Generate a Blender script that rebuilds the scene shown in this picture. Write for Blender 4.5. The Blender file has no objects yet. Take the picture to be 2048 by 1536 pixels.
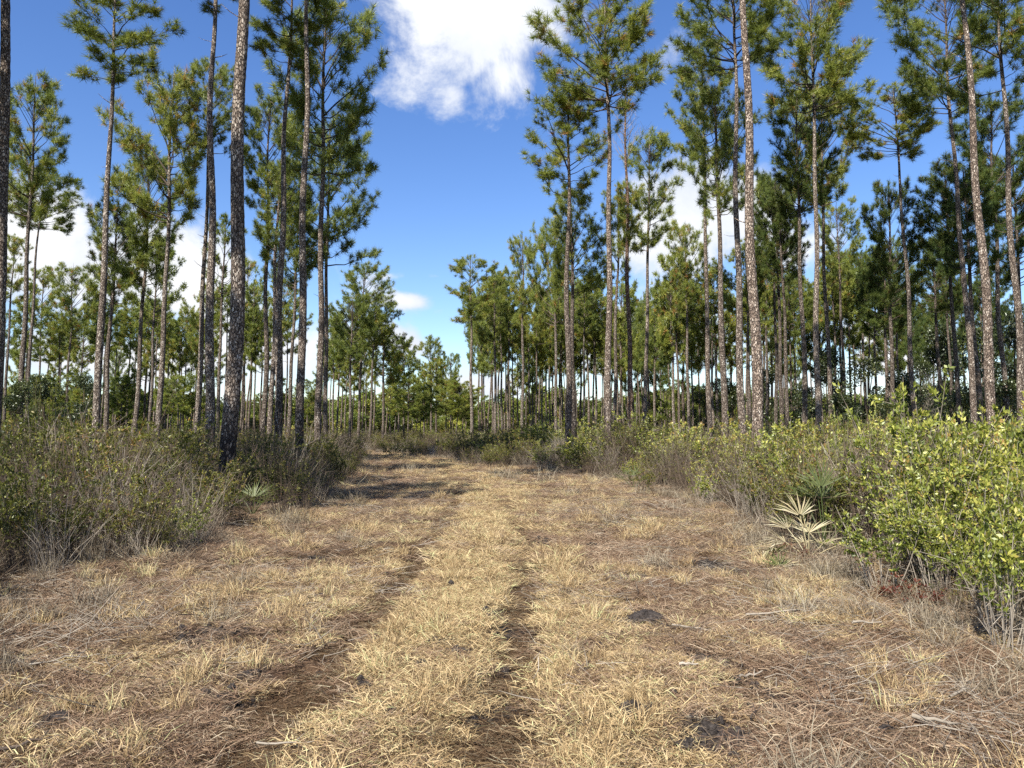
import bpy, math, random
import numpy as np
from mathutils import Vector, Matrix
S = bpy.context.scene
# ---------------------------------------------------------------- camera, sky, sun, exposure
F, CX, CY, HORIZ, CAMH = 1538.0, 1024.0, 768.0, 862.0, 1.6
PITCH = math.atan((HORIZ - CY) / F)
cam = bpy.data.objects.new('camera', bpy.data.cameras.new('camera'))
S.collection.objects.link(cam)
cam.data.sensor_width = 36; cam.data.lens = F / 2048 * 36
cam.data.clip_end = 3000; cam.data.clip_start = 0.05
cam.location = (0, 0, CAMH); cam.rotation_euler = (math.pi / 2 + PITCH, 0, 0)
S.camera = cam
SUN_AZ, SUN_EL = math.radians(207), math.radians(46)     # compass direction of the sun, +Y is north
sunv = Vector((math.sin(SUN_AZ) * math.cos(SUN_EL), math.cos(SUN_AZ) * math.cos(SUN_EL), math.sin(SUN_EL)))
sl = bpy.data.lights.new('sun', 'SUN'); sl.energy = 5.0; sl.angle = math.radians(0.5); sl.color = (1.0, 0.95, 0.87)
so = bpy.data.objects.new('sun', sl); S.collection.objects.link(so)
so.rotation_euler = sunv.to_track_quat('Z', 'Y').to_euler()
S.view_settings.view_transform = 'Standard'; S.view_settings.look = 'None'
S.view_settings.exposure = 0.97; S.view_settings.gamma = 1.0; S.view_settings.use_curve_mapping = False
S.render.engine = 'CYCLES'
cy = S.cycles
cy.max_bounces = 6; cy.diffuse_bounces = 3; cy.glossy_bounces = 2; cy.transmission_bounces = 4; cy.transparent_max_bounces = 8
cy.use_denoising = False; cy.caustics_reflective = False; cy.caustics_refractive = False
cy.sample_clamp_indirect = 6
try: S.render.use_persistent_data = False
except Exception: pass

def pxray(px, py):
    x = (px - CX) / F; z = (CY - py) / F; c, s = math.cos(PITCH), math.sin(PITCH)
    return x, c - s * z, s + c * z
def at(px, py, Y):
    dx, dy, dz = pxray(px, py); t = Y / dy
    return Vector((dx * t, Y, CAMH + dz * t))
def ground(px, py):
    dx, dy, dz = pxray(px, py); t = -CAMH / dz
    return Vector((dx * t, dy * t, 0))

# ---------------------------------------------------------------- node helpers
def NT(nt):
    def n(kind, **kw):
        nd = nt.nodes.new(kind)
        for k, v in kw.items():
            if k == 'ins':
                for kk, vv in v.items():
                    if isinstance(vv, bpy.types.NodeSocket): nt.links.new(vv, nd.inputs[kk])
                    else: nd.inputs[kk].default_value = vv
            else: setattr(nd, k, v)
        return nd
    return n
def mth(n, op, a, b=None, c=None, clamp=False):
    ins = {0: a}
    if b is not None: ins[1] = b
    if c is not None: ins[2] = c
    nd = n('ShaderNodeMath', operation=op, ins=ins); nd.use_clamp = clamp
    return nd.outputs[0]
def ramp(n, fac, stops):
    r = n('ShaderNodeValToRGB', ins={0: fac}); e = r.color_ramp.elements
    while len(e) < len(stops): e.new(0.5)
    for el, (p, c) in zip(e, stops): el.position = p; el.color = (*c, 1) if len(c) == 3 else c
    return r.outputs[0]
def mixc(n, fac, a, b, mode='MIX'):
    m = n('ShaderNodeMix', data_type='RGBA', blend_type=mode)
    nt = m.id_data
    for i, v in ((0, fac), (6, a), (7, b)):
        if isinstance(v, bpy.types.NodeSocket): nt.links.new(v, m.inputs[i])
        else: m.inputs[i].default_value = v if i == 0 else (*v, 1)
    return m.outputs[2]

# ---------------------------------------------------------------- world
W = bpy.data.worlds.new('World'); S.world = W; W.use_nodes = True
wt = W.node_tree; wt.nodes.clear(); n = NT(wt)
sky = n('ShaderNodeTexSky', sky_type='NISHITA'); sky.sun_disc = False
sky.sun_elevation = SUN_EL; sky.sun_rotation = SUN_AZ; sky.altitude = 20
sky.air_density = 1.0; sky.dust_density = 0.3; sky.ozone_density = 2.6
hs = n('ShaderNodeHueSaturation', ins={'Saturation': 1.22, 'Value': 1.62, 'Hue': 0.512, 'Color': sky.outputs[0]})
tc = n('ShaderNodeTexCoord'); sp = n('ShaderNodeSeparateXYZ', ins={0: tc.outputs['Generated']})
az = mth(n, 'ARCTAN2', sp.outputs[0], sp.outputs[1]); el = mth(n, 'ARCSINE', sp.outputs[2])
ae = n('ShaderNodeCombineXYZ', ins={0: az, 1: el, 2: 0.0}).outputs[0]
nz = n('ShaderNodeTexNoise', ins={'Vector': tc.outputs['Generated'], 'Scale': 8.0, 'Detail': 12.0, 'Roughness': 0.64, 'Distortion': 0.3})
nz2 = n('ShaderNodeTexNoise', ins={'Vector': tc.outputs['Generated'], 'Scale': 3.2, 'Detail': 5.0, 'Roughness': 0.6})
def blob(px, py, rx, ry, rot=0.0, amp=1.0):
    a = math.atan2((px - CX) / F, 1.0); dx, dy, dz = pxray(px, py); e = math.atan2(dz, math.hypot(dx, dy))
    mp = n('ShaderNodeMapping', vector_type='TEXTURE', ins={0: ae, 'Location': (a, e, 0), 'Rotation': (0, 0, math.radians(rot)), 'Scale': (rx / F, ry / F, 1)})
    ln = n('ShaderNodeVectorMath', operation='LENGTH', ins={0: mp.outputs[0]}).outputs['Value']
    return mth(n, 'MULTIPLY', mth(n, 'SUBTRACT', 1.0, ln, clamp=True), amp)
BL = [(945, 20, 290, 170, 0, 1.3), (1010, 150, 120, 120, -30, .8), (850, 110, 150, 110, 0, .7), (1085, 60, 120, 90, 0, .75), (900, 190, 90, 60, 0, .5),
      (70, 500, 320, 135, -10, 1.35), (300, 540, 260, 140, -8, 1.25), (1370, 450, 230, 140, 15, 1.25), (1490, 420, 130, 120, 0, 1.1),
      (1560, 490, 150, 70, 0, .8), (815, 603, 70, 26, 0, .95), (790, 680, 110, 52, -22, 1.05), (770, 552, 50, 14, 0, .5), (870, 552, 40, 14, 0, .45),
      (950, 775, 150, 60, 0, 1.15), (250, 720, 330, 70, 0, 1.15), (1740, 660, 120, 55, 0, 1.1), (1780, 715, 110, 40, 0, .95),
      (1180, 690, 230, 120, 10, .95), (560, 690, 250, 130, 0, .9), (1340, 110, 70, 40, 40, .28), (1420, 690, 200, 110, 0, .9)]
acc = None
for b in BL:
    o = blob(*b); acc = o if acc is None else mth(n, 'MAXIMUM', acc, o)
# scattered fair-weather cumulus over the rest of the dome and a bank low on the horizon
amb = n('ShaderNodeMapRange', ins={0: el, 1: 0.0, 2: 0.22, 3: 0.42, 4: 0.0}).outputs[0]
out = n('ShaderNodeMapRange', ins={0: sp.outputs[1], 1: 0.72, 2: 0.4, 3: 0.0, 4: 1.0}).outputs[0]
scat = mth(n, 'MULTIPLY', mth(n, 'MULTIPLY', mth(n, 'SUBTRACT', nz2.outputs[0], 0.5, clamp=True), 4.0, clamp=True), out)
acc = mth(n, 'MAXIMUM', mth(n, 'MAXIMUM', acc, amb), scat)
den = mth(n, 'ADD', acc, mth(n, 'MULTIPLY', mth(n, 'SUBTRACT', nz.outputs[0], 0.5), 2.3))
mask = n('ShaderNodeMapRange', interpolation_type='SMOOTHSTEP', ins={0: den, 1: 0.16, 2: 0.72, 3: 0.0, 4: 1.0}).outputs[0]
mask = mth(n, 'MULTIPLY', mask, mth(n, 'GREATER_THAN', acc, 0.001))
shade = n('ShaderNodeMapRange', ins={0: mth(n, 'ADD', nz2.outputs[0], mth(n, 'MULTIPLY', den, .25)), 1: 0.45, 2: 0.85, 3: 0.0, 4: 1.0}).outputs[0]
ccol = mixc(n, shade, (5.6, 6.3, 7.6), (9.3, 9.4, 9.6))
fin = mixc(n, mask, hs.outputs[0], ccol)
bg = n('ShaderNodeBackground', ins={'Color': fin, 'Strength': 0.062})
wo = n('ShaderNodeOutputWorld', ins={0: bg.outputs[0]})
try: W.cycles.sampling_method = 'MANUAL'; W.cycles.sample_map_resolution = 512
except Exception: pass

# ---------------------------------------------------------------- materials
def newmat(name):
    m = bpy.data.materials.new(name); m.use_nodes = True; m.node_tree.nodes.clear(); return m, NT(m.node_tree)
def leafmat(name, stops, trans=0.3, gloss=0.0, rough=0.45, objvar=0.25):
    """thin leaf: colour from the per-leaf attribute 'tint', varied per plant"""
    m, n = newmat(name)
    at_ = n('ShaderNodeAttribute', attribute_name='tint')
    oi = n('ShaderNodeObjectInfo')
    f = mth(n, 'ADD', at_.outputs['Fac'], mth(n, 'MULTIPLY', mth(n, 'SUBTRACT', oi.outputs['Random'], .5), objvar), clamp=True)
    col = ramp(n, f, stops)
    d = n('ShaderNodeBsdfDiffuse', ins={'Color': col})
    t = n('ShaderNodeBsdfTranslucent', ins={'Color': mixc(n, .5, col, (.35, .42, .05), 'MIX') if trans > .2 else col})
    mx = n('ShaderNodeMixShader', ins={0: trans, 1: d.outputs[0], 2: t.outputs[0]}).outputs[0]
    if gloss > 0:
        g = n('ShaderNodeBsdfGlossy', ins={'Color': (.45, .48, .42, 1), 'Roughness': rough})
        mx = n('ShaderNodeMixShader', ins={0: gloss, 1: mx, 2: g.outputs[0]}).outputs[0]
    n('ShaderNodeOutputMaterial', ins={0: mx}); return m
M = {}
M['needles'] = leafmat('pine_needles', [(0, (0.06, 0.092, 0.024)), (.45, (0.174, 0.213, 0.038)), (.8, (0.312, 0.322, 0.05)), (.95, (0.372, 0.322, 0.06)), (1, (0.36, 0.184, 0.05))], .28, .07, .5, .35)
M['needles_dark'] = leafmat('pine_needles_dark', [(0, (0.0315, 0.0525, 0.0171)), (.5, (0.0788, 0.116, 0.0266)), (.9, (0.168, 0.189, 0.0342)), (1, (0.126, 0.0945, 0.0285))], .18, .04, .5, .25)  # same needles, darkened: shade from neighbouring trees put into the colour
M['leaf_olive'] = leafmat('shrub_leaves_olive', [(0, (0.0306, 0.0336, 0.0109)), (.5, (0.0954, 0.101, 0.0218)), (.85, (0.23, 0.216, 0.0408)), (1, (0.191, 0.105, 0.034))], .24, .05, .45, .5)
M['leaf_bright'] = leafmat('shrub_leaves_yellow_green', [(0, (0.0821, 0.109, 0.0179)), (.5, (0.235, 0.259, 0.0392)), (.9, (0.513, 0.479, 0.106)), (1, (0.328, 0.2, 0.0499))], .26, .08, .45, .5)
M['leaf_hard'] = leafmat('hardwood_leaves', [(0, (0.02, 0.0288, 0.012)), (.5, (0.052, 0.068, 0.0208)), (.85, (0.12, 0.136, 0.036)), (1, (0.176, 0.16, 0.048))], .2, .10, .38, .4)
M['leaf_red'] = leafmat('red_leaves', [(0, (0.042, 0.0072, 0.0048)), (.6, (0.12, 0.018, 0.012)), (1, (0.18, 0.06, 0.024))], .25, .08, .4, .1)
M['grass_gold'] = leafmat('dry_grass_gold', [(0, (0.192, 0.125, 0.0624)), (.4, (0.394, 0.278, 0.139)), (.8, (0.614, 0.48, 0.269)), (1, (0.48, 0.48, 0.23))], .12, .03, .5, .45)
M['grass_brown'] = leafmat('dry_grass_brown', [(0, (0.0977, 0.0563, 0.0342)), (.4, (0.22, 0.141, 0.0895)), (.8, (0.366, 0.265, 0.171)), (1, (0.472, 0.39, 0.268))], .12, .03, .5, .45)
M['litter'] = leafmat('pine_straw', [(0, (0.041, 0.0248, 0.0137)), (.5, (0.123, 0.0745, 0.0403)), (.9, (0.226, 0.166, 0.0968)), (1, (0.314, 0.282, 0.186))], .05, .03, .5, .5)
M['grass_pale'] = leafmat('bleached_grass', [(0, (0.117, 0.0897, 0.0585)), (.5, (0.242, 0.195, 0.133)), (1, (0.39, 0.343, 0.25))], .12, .03, .5, .4)
M['palm'] = leafmat('palmetto_leaf', [(0, (0.0316, 0.0474, 0.0132)), (.6, (0.0738, 0.0949, 0.0264)), (1, (0.137, 0.148, 0.0474))], .25, .05, .5, .2)
M['palm_dead'] = leafmat('dead_palmetto_leaf', [(0, (0.15, 0.158, 0.0825)), (.6, (0.375, 0.307, 0.173)), (1, (0.51, 0.465, 0.315))], .15, .05, .5, .2)

def twigmat(name, a, b):
    m, n = newmat(name); oi = n('ShaderNodeObjectInfo'); g = n('ShaderNodeNewGeometry')
    nz = n('ShaderNodeTexNoise', ins={'Vector': g.outputs['Position'], 'Scale': 9.0, 'Detail': 2.0})
    col = mixc(n, mth(n, 'ADD', nz.outputs[0], mth(n, 'MULTIPLY', mth(n, 'SUBTRACT', oi.outputs['Random'], .5), .5), clamp=True), a, b)
    p = n('ShaderNodeBsdfPrincipled', ins={'Base Color': col, 'Roughness': .85, 'Specular IOR Level': .2})
    n('ShaderNodeOutputMaterial', ins={0: p.outputs[0]}); return m
M['limb'] = twigmat('pine_limb', (.035, .026, .02), (.12, .092, .07))
M['twig'] = twigmat('brush_twig', (.05, .034, .022), (.18, .135, .095))
M['twig_pale'] = twigmat('bleached_twig', (.14, .115, .085), (.38, .33, .26))

def barkmat():
    m, n = newmat('pine_bark'); tc = n('ShaderNodeTexCoord'); oi = n('ShaderNodeObjectInfo')
    g = n('ShaderNodeSeparateColor', ins={0: oi.outputs['Color']})     # red: reddish bark, green: height of the old scorch, blue: paleness
    mp = n('ShaderNodeMapping', ins={0: tc.outputs['Object'], 'Scale': (27, 27, 11)}).outputs[0]
    ns = n('ShaderNodeTexNoise', ins={'Vector': mp, 'Scale': 1.3, 'Detail': 3.0})
    wv = n('ShaderNodeVectorMath', operation='ADD', ins={0: mp, 1: n('ShaderNodeVectorMath', operation='SCALE', ins={0: ns.outputs['Color'], 3: 0.7}).outputs[0]}).outputs[0]
    v1 = n('ShaderNodeTexVoronoi', feature='F1', ins={'Vector': wv, 'Scale': 1.0})
    v2 = n('ShaderNodeTexVoronoi', feature='DISTANCE_TO_EDGE', ins={'Vector': wv, 'Scale': 1.0})
    cell = n('ShaderNodeSeparateColor', ins={0: v1.outputs['Color']}).outputs[0]
    fine = n('ShaderNodeTexNoise', ins={'Vector': tc.outputs['Object'], 'Scale': 60.0, 'Detail': 3.0})
    big = n('ShaderNodeTexNoise', ins={'Vector': tc.outputs['Object'], 'Scale': 1.1, 'Detail': 3.0})
    pf = mth(n, 'ADD', mth(n, 'MULTIPLY', cell, .75), mth(n, 'MULTIPLY', fine.outputs[0], .45), clamp=True)
    pf = mth(n, 'ADD', pf, mth(n, 'MULTIPLY', mth(n, 'SUBTRACT', big.outputs[0], .5), .7), clamp=True)
    grey = ramp(n, pf, [(0, (.06, .047, .037)), (.45, (.165, .134, .106)), (.8, (.30, .255, .205)), (1, (.48, .43, .36))])
    red = ramp(n, pf, [(0, (.06, .034, .024)), (.45, (.15, .085, .055)), (.85, (.30, .19, .13)), (1, (.42, .32, .25))])
    col = mixc(n, g.outputs[0], grey, red)
    fis = n('ShaderNodeMapRange', ins={0: v2.outputs['Distance'], 1: 0.02, 2: 0.16, 3: 0.0, 4: 1.0}).outputs[0]
    col = mixc(n, fis, (.032, .023, .018), col)
    z = n('ShaderNodeSeparateXYZ', ins={0: tc.outputs['Object']}).outputs[2]
    zz = mth(n, 'ADD', z, mth(n, 'MULTIPLY', mth(n, 'SUBTRACT', big.outputs[0], .5), 2.2))
    top = mth(n, 'MULTIPLY', g.outputs[1], 6.0)
    ch = n('ShaderNodeMapRange', ins={0: mth(n, 'SUBTRACT', zz, top), 1: -0.7, 2: 0.5, 3: 0.9, 4: 0.0}).outputs[0]
    ch = mth(n, 'MULTIPLY', ch, mth(n, 'GREATER_THAN', g.outputs[1], .01))
    col = mixc(n, mth(n, 'MULTIPLY', ch, mth(n, 'SUBTRACT', 1.15, mth(n, 'MULTIPLY', pf, .7)), clamp=True), col, (.022, .018, .017))
    hs = n('ShaderNodeHueSaturation', ins={'Color': col, 'Value': mth(n, 'ADD', .55, mth(n, 'MULTIPLY', g.outputs[2], .9)), 'Saturation': 1.0})
    hgt = mth(n, 'ADD', mth(n, 'MULTIPLY', fis, .7), mth(n, 'MULTIPLY', pf, .5))
    bp = n('ShaderNodeBump', ins={'Strength': 1.0, 'Distance': 0.025, 'Height': hgt})
    p = n('ShaderNodeBsdfPrincipled', ins={'Base Color': hs.outputs[0], 'Roughness': .9, 'Specular IOR Level': .15, 'Normal': bp.outputs[0]})
    n('ShaderNodeOutputMaterial', ins={0: p.outputs[0]}); return m
M['bark'] = barkmat()

def soilmat():
    m, n = newmat('forest_ground'); g = n('ShaderNodeNewGeometry'); P = g.outputs['Position']
    za = n('ShaderNodeAttribute', attribute_name='zone'); zs = n('ShaderNodeSeparateColor', ins={0: za.outputs['Color']})
    a = n('ShaderNodeTexNoise', ins={'Vector': P, 'Scale': 1.4, 'Detail': 6.0, 'Roughness': .65})
    b = n('ShaderNodeTexNoise', ins={'Vector': P, 'Scale': 38.0, 'Detail': 4.0, 'Roughness': .7})
    mp = n('ShaderNodeMapping', ins={0: P, 'Rotation': (0, 0, .5), 'Scale': (60, 14, 20)})
    c = n('ShaderNodeTexNoise', ins={'Vector': mp.outputs[0], 'Scale': 1.0, 'Detail': 3.0, 'Roughness': .6, 'Distortion': 1.5})
    fine = mth(n, 'ADD', mth(n, 'MULTIPLY', b.outputs[0], .5), mth(n, 'MULTIPLY', c.outputs[0], .5))
    brown = ramp(n, fine, [(.3, (.022, .014, .010)), (.5, (.075, .048, .033)), (.7, (.19, .13, .09))])
    gold = ramp(n, fine, [(.3, (.045, .028, .015)), (.5, (.16, .11, .058)), (.7, (.34, .25, .13))])
    rust = ramp(n, fine, [(.3, (.034, .019, .010)), (.5, (.12, .068, .038)), (.7, (.25, .155, .088))])
    gray = ramp(n, fine, [(.3, (.014, .012, .011)), (.5, (.045, .038, .034)), (.7, (.13, .112, .10))])
    floor = ramp(n, fine, [(.3, (.02, .018, .010)), (.55, (.06, .052, .027)), (.7, (.13, .11, .06))])
    nzf = mth(n, 'MULTIPLY', mth(n, 'SUBTRACT', a.outputs[0], .5), 1.2)
    def wgt(ch): return mth(n, 'MULTIPLY', ch, mth(n, 'ADD', 1.0, nzf), clamp=True)
    col = mixc(n, wgt(zs.outputs[1]), brown, gold)
    col = mixc(n, wgt(zs.outputs[0]), col, rust)
    gp = n('ShaderNodeMapRange', ins={0: a.outputs[0], 1: .56, 2: .64, 3: 0.0, 4: .85}).outputs[0]
    col = mixc(n, mth(n, 'MAXIMUM', mth(n, 'MULTIPLY', gp, .7), za.outputs['Alpha']), col, gray)
    col = mixc(n, zs.outputs[2], col, floor)
    bp = n('ShaderNodeBump', ins={'Strength': .8, 'Distance': .03, 'Height': fine})
    p = n('ShaderNodeBsdfPrincipled', ins={'Base Color': col, 'Roughness': .95, 'Specular IOR Level': .1, 'Normal': bp.outputs[0]})
    n('ShaderNodeOutputMaterial', ins={0: p.outputs[0]}); return m
M['soil'] = soilmat()
def dirtmat():
    m, n = newmat('dark_dirt'); g = n('ShaderNodeNewGeometry')
    b = n('ShaderNodeTexNoise', ins={'Vector': g.outputs['Position'], 'Scale': 45.0, 'Detail': 6.0, 'Roughness': .7})
    col = ramp(n, b.outputs[0], [(.3, (.018, .015, .013)), (.55, (.06, .05, .044)), (.75, (.17, .15, .13))])
    bp = n('ShaderNodeBump', ins={'Strength': 1.0, 'Distance': .02, 'Height': b.outputs[0]})
    p = n('ShaderNodeBsdfPrincipled', ins={'Base Color': col, 'Roughness': .95, 'Specular IOR Level': .1, 'Normal': bp.outputs[0]})
    n('ShaderNodeOutputMaterial', ins={0: p.outputs[0]}); return m
M['dirt'] = dirtmat()

# ---------------------------------------------------------------- mesh helpers
class MB:
    """collects triangles and quads with a per-vertex tint"""
    def __init__(s): s.v = []; s.t = []; s.f3 = []; s.f4 = []; s.n = 0
    def add(s, v, f, tint):
        v = np.asarray(v, float).reshape(-1, 3); f = np.asarray(f, int) + s.n
        (s.f3 if f.shape[1] == 3 else s.f4).append(f)
        s.v.append(v); s.t.append(np.broadcast_to(np.asarray(tint, float), (len(v),)).copy()); s.n += len(v)
    def mesh(s, name, mat, smooth=False):
        V = np.concatenate(s.v); T = np.concatenate(s.t)
        f3 = np.concatenate(s.f3) if s.f3 else np.zeros((0, 3), int); f4 = np.concatenate(s.f4) if s.f4 else np.zeros((0, 4), int)
        me = bpy.data.meshes.new(name); me.vertices.add(len(V)); me.vertices.foreach_set('co', V.ravel().astype(np.float32))
        loops = np.concatenate([f3.ravel(), f4.ravel()]); me.loops.add(len(loops)); me.loops.foreach_set('vertex_index', loops.astype(np.int32))
        tot = np.concatenate([np.full(len(f3), 3), np.full(len(f4), 4)]); st = np.concatenate([[0], np.cumsum(tot)[:-1]])
        me.polygons.add(len(tot)); me.polygons.foreach_set('loop_start', st.astype(np.int32)); me.polygons.foreach_set('loop_total', tot.astype(np.int32))
        me.polygons.foreach_set('use_smooth', np.full(len(tot), smooth))
        a = me.attributes.new('tint', 'FLOAT', 'POINT'); a.data.foreach_set('value', T.astype(np.float32))
        me.update(calc_edges=True); me.materials.append(mat); return me
def unit(v): return v / (np.linalg.norm(v, axis=-1, keepdims=True) + 1e-9)
def tube(mb, pts, rad, k=4, tint=.5, rough=0.0, rng=None):
    pts = np.asarray(pts, float); rad = np.broadcast_to(np.asarray(rad, float), (len(pts),))
    tg = unit(np.gradient(pts, axis=0)); ref = np.array([0, 0, 1.]) if abs(tg[0][2]) < .8 else np.array([0, 1., 0])
    a = unit(np.cross(tg, ref)); b = np.cross(tg, a)
    th = np.arange(k) * 2 * math.pi / k
    ring = a[:, None] * np.cos(th)[None, :, None] + b[:, None] * np.sin(th)[None, :, None]
    R = rad[:, None, None] * np.ones((1, k, 1))
    if rough and rng is not None: R = R * (1 + rng.uniform(-rough, rough, (len(pts), k, 1)))
    V = pts[:, None] + ring * R
    i = np.arange(len(pts) - 1)[:, None] * k; j = np.arange(k)[None, :]; j2 = (j + 1) % k
    f = np.stack([i + j, i + j2, i + k + j2, i + k + j], -1).reshape(-1, 4)
    mb.add(V.reshape(-1, 3), f, tint)
def rod(mb, p0, p1, r, k=3, tint=.5):
    tube(mb, [p0, p1], [r, r * .6], k, tint)
def leaves(mb, C, D, L, Wd, tint, rng, fold=.0):
    """rhombic leaves at C pointing along D"""
    m = len(C); D = unit(D); s = unit(np.cross(D, unit(rng.normal(size=(m, 3))))); L = np.broadcast_to(L, (m,))[:, None]; Wd = np.broadcast_to(Wd, (m,))[:, None]
    V = np.stack([C, C + D * L * .5 + s * Wd * .5, C + D * L, C + D * L * .5 - s * Wd * .5], 1)
    mb.add(V.reshape(-1, 3), np.arange(m * 4).reshape(m, 4), np.repeat(tint, 4))
def spikes(mb, C, D, L, Wd, tint, rng):
    """thin needles: one long triangle each"""
    m = len(C); D = unit(D); s = unit(np.cross(D, unit(rng.normal(size=(m, 3))))); L = np.broadcast_to(L, (m,))[:, None]; Wd = np.broadcast_to(Wd, (m,))[:, None]
    V = np.stack([C - s * Wd * .5, C + s * Wd * .5, C + D * L], 1)
    mb.add(V.reshape(-1, 3), np.arange(m * 3).reshape(m, 3), np.repeat(tint, 3))
def blades(mb, C, D, L, Wd, tint, rng, droop=.5):
    """bent blades: a quad and a tip triangle"""
    m = len(C); D = unit(D); L = np.broadcast_to(L, (m,))[:, None]; Wd = np.broadcast_to(Wd, (m,))[:, None]
    s = unit(np.cross(D, unit(rng.normal(size=(m, 3)) + np.array([0, 0, .5]))))
    D2 = unit(D + np.array([0, 0, -1.]) * droop * rng.uniform(.3, 1.3, (m, 1)) + rng.normal(size=(m, 3)) * .25)
    mid = C + D * L * .55; tip = mid + D2 * L * .45
    V = np.stack([C - s * Wd * .5, C + s * Wd * .5, mid + s * Wd * .4, mid - s * Wd * .4, tip], 1)
    V[:, :, 2] = np.maximum(V[:, :, 2], .004)
    b = np.arange(m)[:, None] * 5
    n0 = mb.n
    mb.add(V.reshape(-1, 3), b + np.array([0, 1, 2, 3]), np.repeat(tint, 5))
    mb.f3.append(b + np.array([3, 2, 4]) + n0)

COL = S.collection
def link(o, parent=None):
    COL.objects.link(o)
    if parent is not None: o.parent = parent
    return o
def mobj(name, me, parent=None): return link(bpy.data.objects.new(name, me), parent)
def empty(name, loc=(0, 0, 0), rz=0):
    o = bpy.data.objects.new(name, None); o.empty_display_size = .2; o.location = loc; o.rotation_euler = (0, 0, rz); return link(o)
def tag(o, label=None, cat=None, group=None, kind=None):
    if label: o['label'] = label
    if cat: o['category'] = cat
    if group: o['group'] = group
    if kind: o['kind'] = kind
    return o

# ---------------------------------------------------------------- the track in plan
def poly(pixels): return np.array([[ground(x, y).x, ground(x, y).y] for x, y in pixels])
RUT_L = poly([(430, 1536), (600, 1375), (710, 1265), (800, 1170), (868, 1080), (900, 1020), (915, 985), (912, 965), (880, 943), (830, 925), (760, 913)])
RUT_R = poly([(985, 1536), (1020, 1400), (1040, 1300), (1046, 1200), (1048, 1100), (1030, 1030), (985, 982), (940, 955), (890, 934), (840, 920), (790, 910)])
EDGE_L = poly([(-300, 1420), (0, 1215), (120, 1150), (380, 1110), (500, 1060), (640, 1018), (700, 965), (725, 932), (735, 918), (700, 908)])
EDGE_R = poly([(2300, 1480), (2048, 1330), (1880, 1235), (1700, 1160), (1580, 1110), (1470, 1050), (1390, 1000), (1270, 968), (1100, 944), (940, 930), (880, 918), (800, 907)])
def xat(P, y):
    o = np.argsort(P[:, 1]); return np.interp(y, P[o, 1], P[o, 0])
def vnoise(x, y, seed=0, sc=1.0):
    """cheap smooth noise from summed sines"""
    r = np.random.default_rng(seed); o = 0
    for i in range(7):
        a = r.uniform(0, 2 * math.pi); fq = sc * r.uniform(.6, 2.2); ph = r.uniform(0, 6.3)
        o = o + np.sin((x * math.cos(a) + y * math.sin(a)) * fq + ph + .8 * np.sin((x * math.sin(a) - y * math.cos(a)) * fq * .7 + ph))
    return o / 4.0
def zones(x, y):
    rl, rr = xat(RUT_L, y), xat(RUT_R, y)
    w = .24 + .03 * vnoise(x, y, 5, 1.5)
    rut = np.exp(-((x - rl) / w) ** 2) + np.exp(-((x - rr) / (w * .95)) ** 2)
    mid = (rl + rr) / 2
    gold = np.clip(1.15 - np.abs(x - mid - .15) / (1.25 + .35 * vnoise(x, y, 9, .9)), 0, 1) ** .7
    el_, er = xat(EDGE_L, y), xat(EDGE_R, y)
    outw = np.clip(np.maximum(el_ - x, x - er) / .8, 0, 1)
    far = np.clip((y - 60) / 8, 0, 1); outw = np.maximum(outw, far)
    return np.clip(rut, 0, 1), gold, outw
def height(x, y):
    rut, gold, outw = zones(x, y)
    near = np.clip(1 - (y - 30) / 30, 0, 1) * np.clip((y + 6) / 6, 0, 1)
    h = .035 * vnoise(x, y, 1, 1.6) + .02 * vnoise(x, y, 2, 6.0) + .012 * vnoise(x, y, 3, 17)
    return (h - .085 * rut + .02 * gold) * near - .02

BARE_SPOTS = [(1268, 1440, 70), (1290, 1240, 80), (1375, 1490, 50), (930, 1252, 40), (900, 1290, 75), (1000, 1395, 95), (990, 1318, 60), (840, 1335, 45), (940, 1425, 50), (730, 1370, 45),
  (445, 1385, 75), (505, 1345, 40), (895, 1180, 45), (100, 1440, 75), (1400, 1320, 70), (1215, 1285, 70), (280, 1440, 50), (870, 1240, 55), (1140, 1340, 45), (1330, 1400, 50), (160, 1345, 60), (1600, 1430, 60), (800, 1420, 40), (60, 1350, 60), (1850, 1500, 70), (640, 1330, 30), (1480, 1470, 60)]
def bare(x, y):
    b = np.zeros_like(x); w = 1 + .45 * vnoise(x, y, 71, 9)
    for px, py, wp in BARE_SPOTS:
        p = ground(px, py); r0 = wp / F * p.y * .72; b = np.maximum(b, np.clip(1.7 * np.exp(-(((x - p.x) / r0) ** 2 + ((y - p.y) / r0) ** 2) * w) - .25, 0, 1))
    g = np.clip((vnoise(x, y, 72, 3.2) - .62) * 3, 0, 1) * np.clip((14 - y) / 4, 0, 1)
    return np.maximum(b, g)
xs = np.sinh(np.linspace(-6.2, 6.2, 331)); xs = xs / xs.max() * 420
ys = np.concatenate([np.linspace(-300, -10, 12), np.linspace(-8, 2.6, 12), 2.8 * (700 / 2.8) ** np.linspace(0, 1, 330)])
X, Y = np.meshgrid(xs, ys); Z = height(X, Y)
rut, gold, outw = zones(X, Y)
gb = MB(); nx, ny = len(xs), len(ys)
i = np.arange(ny - 1)[:, None] * nx + np.arange(nx - 1)[None, :]
gb.add(np.stack([X, Y, Z], -1).reshape(-1, 3), np.stack([i, i + 1, i + nx + 1, i + nx], -1).reshape(-1, 4), .5)
gm = gb.mesh('ground', M['soil'], True)
ca = gm.color_attributes.new('zone', 'FLOAT_COLOR', 'POINT')
ca.data.foreach_set('color', np.stack([rut, gold, outw, bare(X, Y)], -1).reshape(-1).astype(np.float32))
tag(mobj('ground', gm), 'flat sandy forest ground with a two-rut dirt track', None, None, 'structure')

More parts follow.
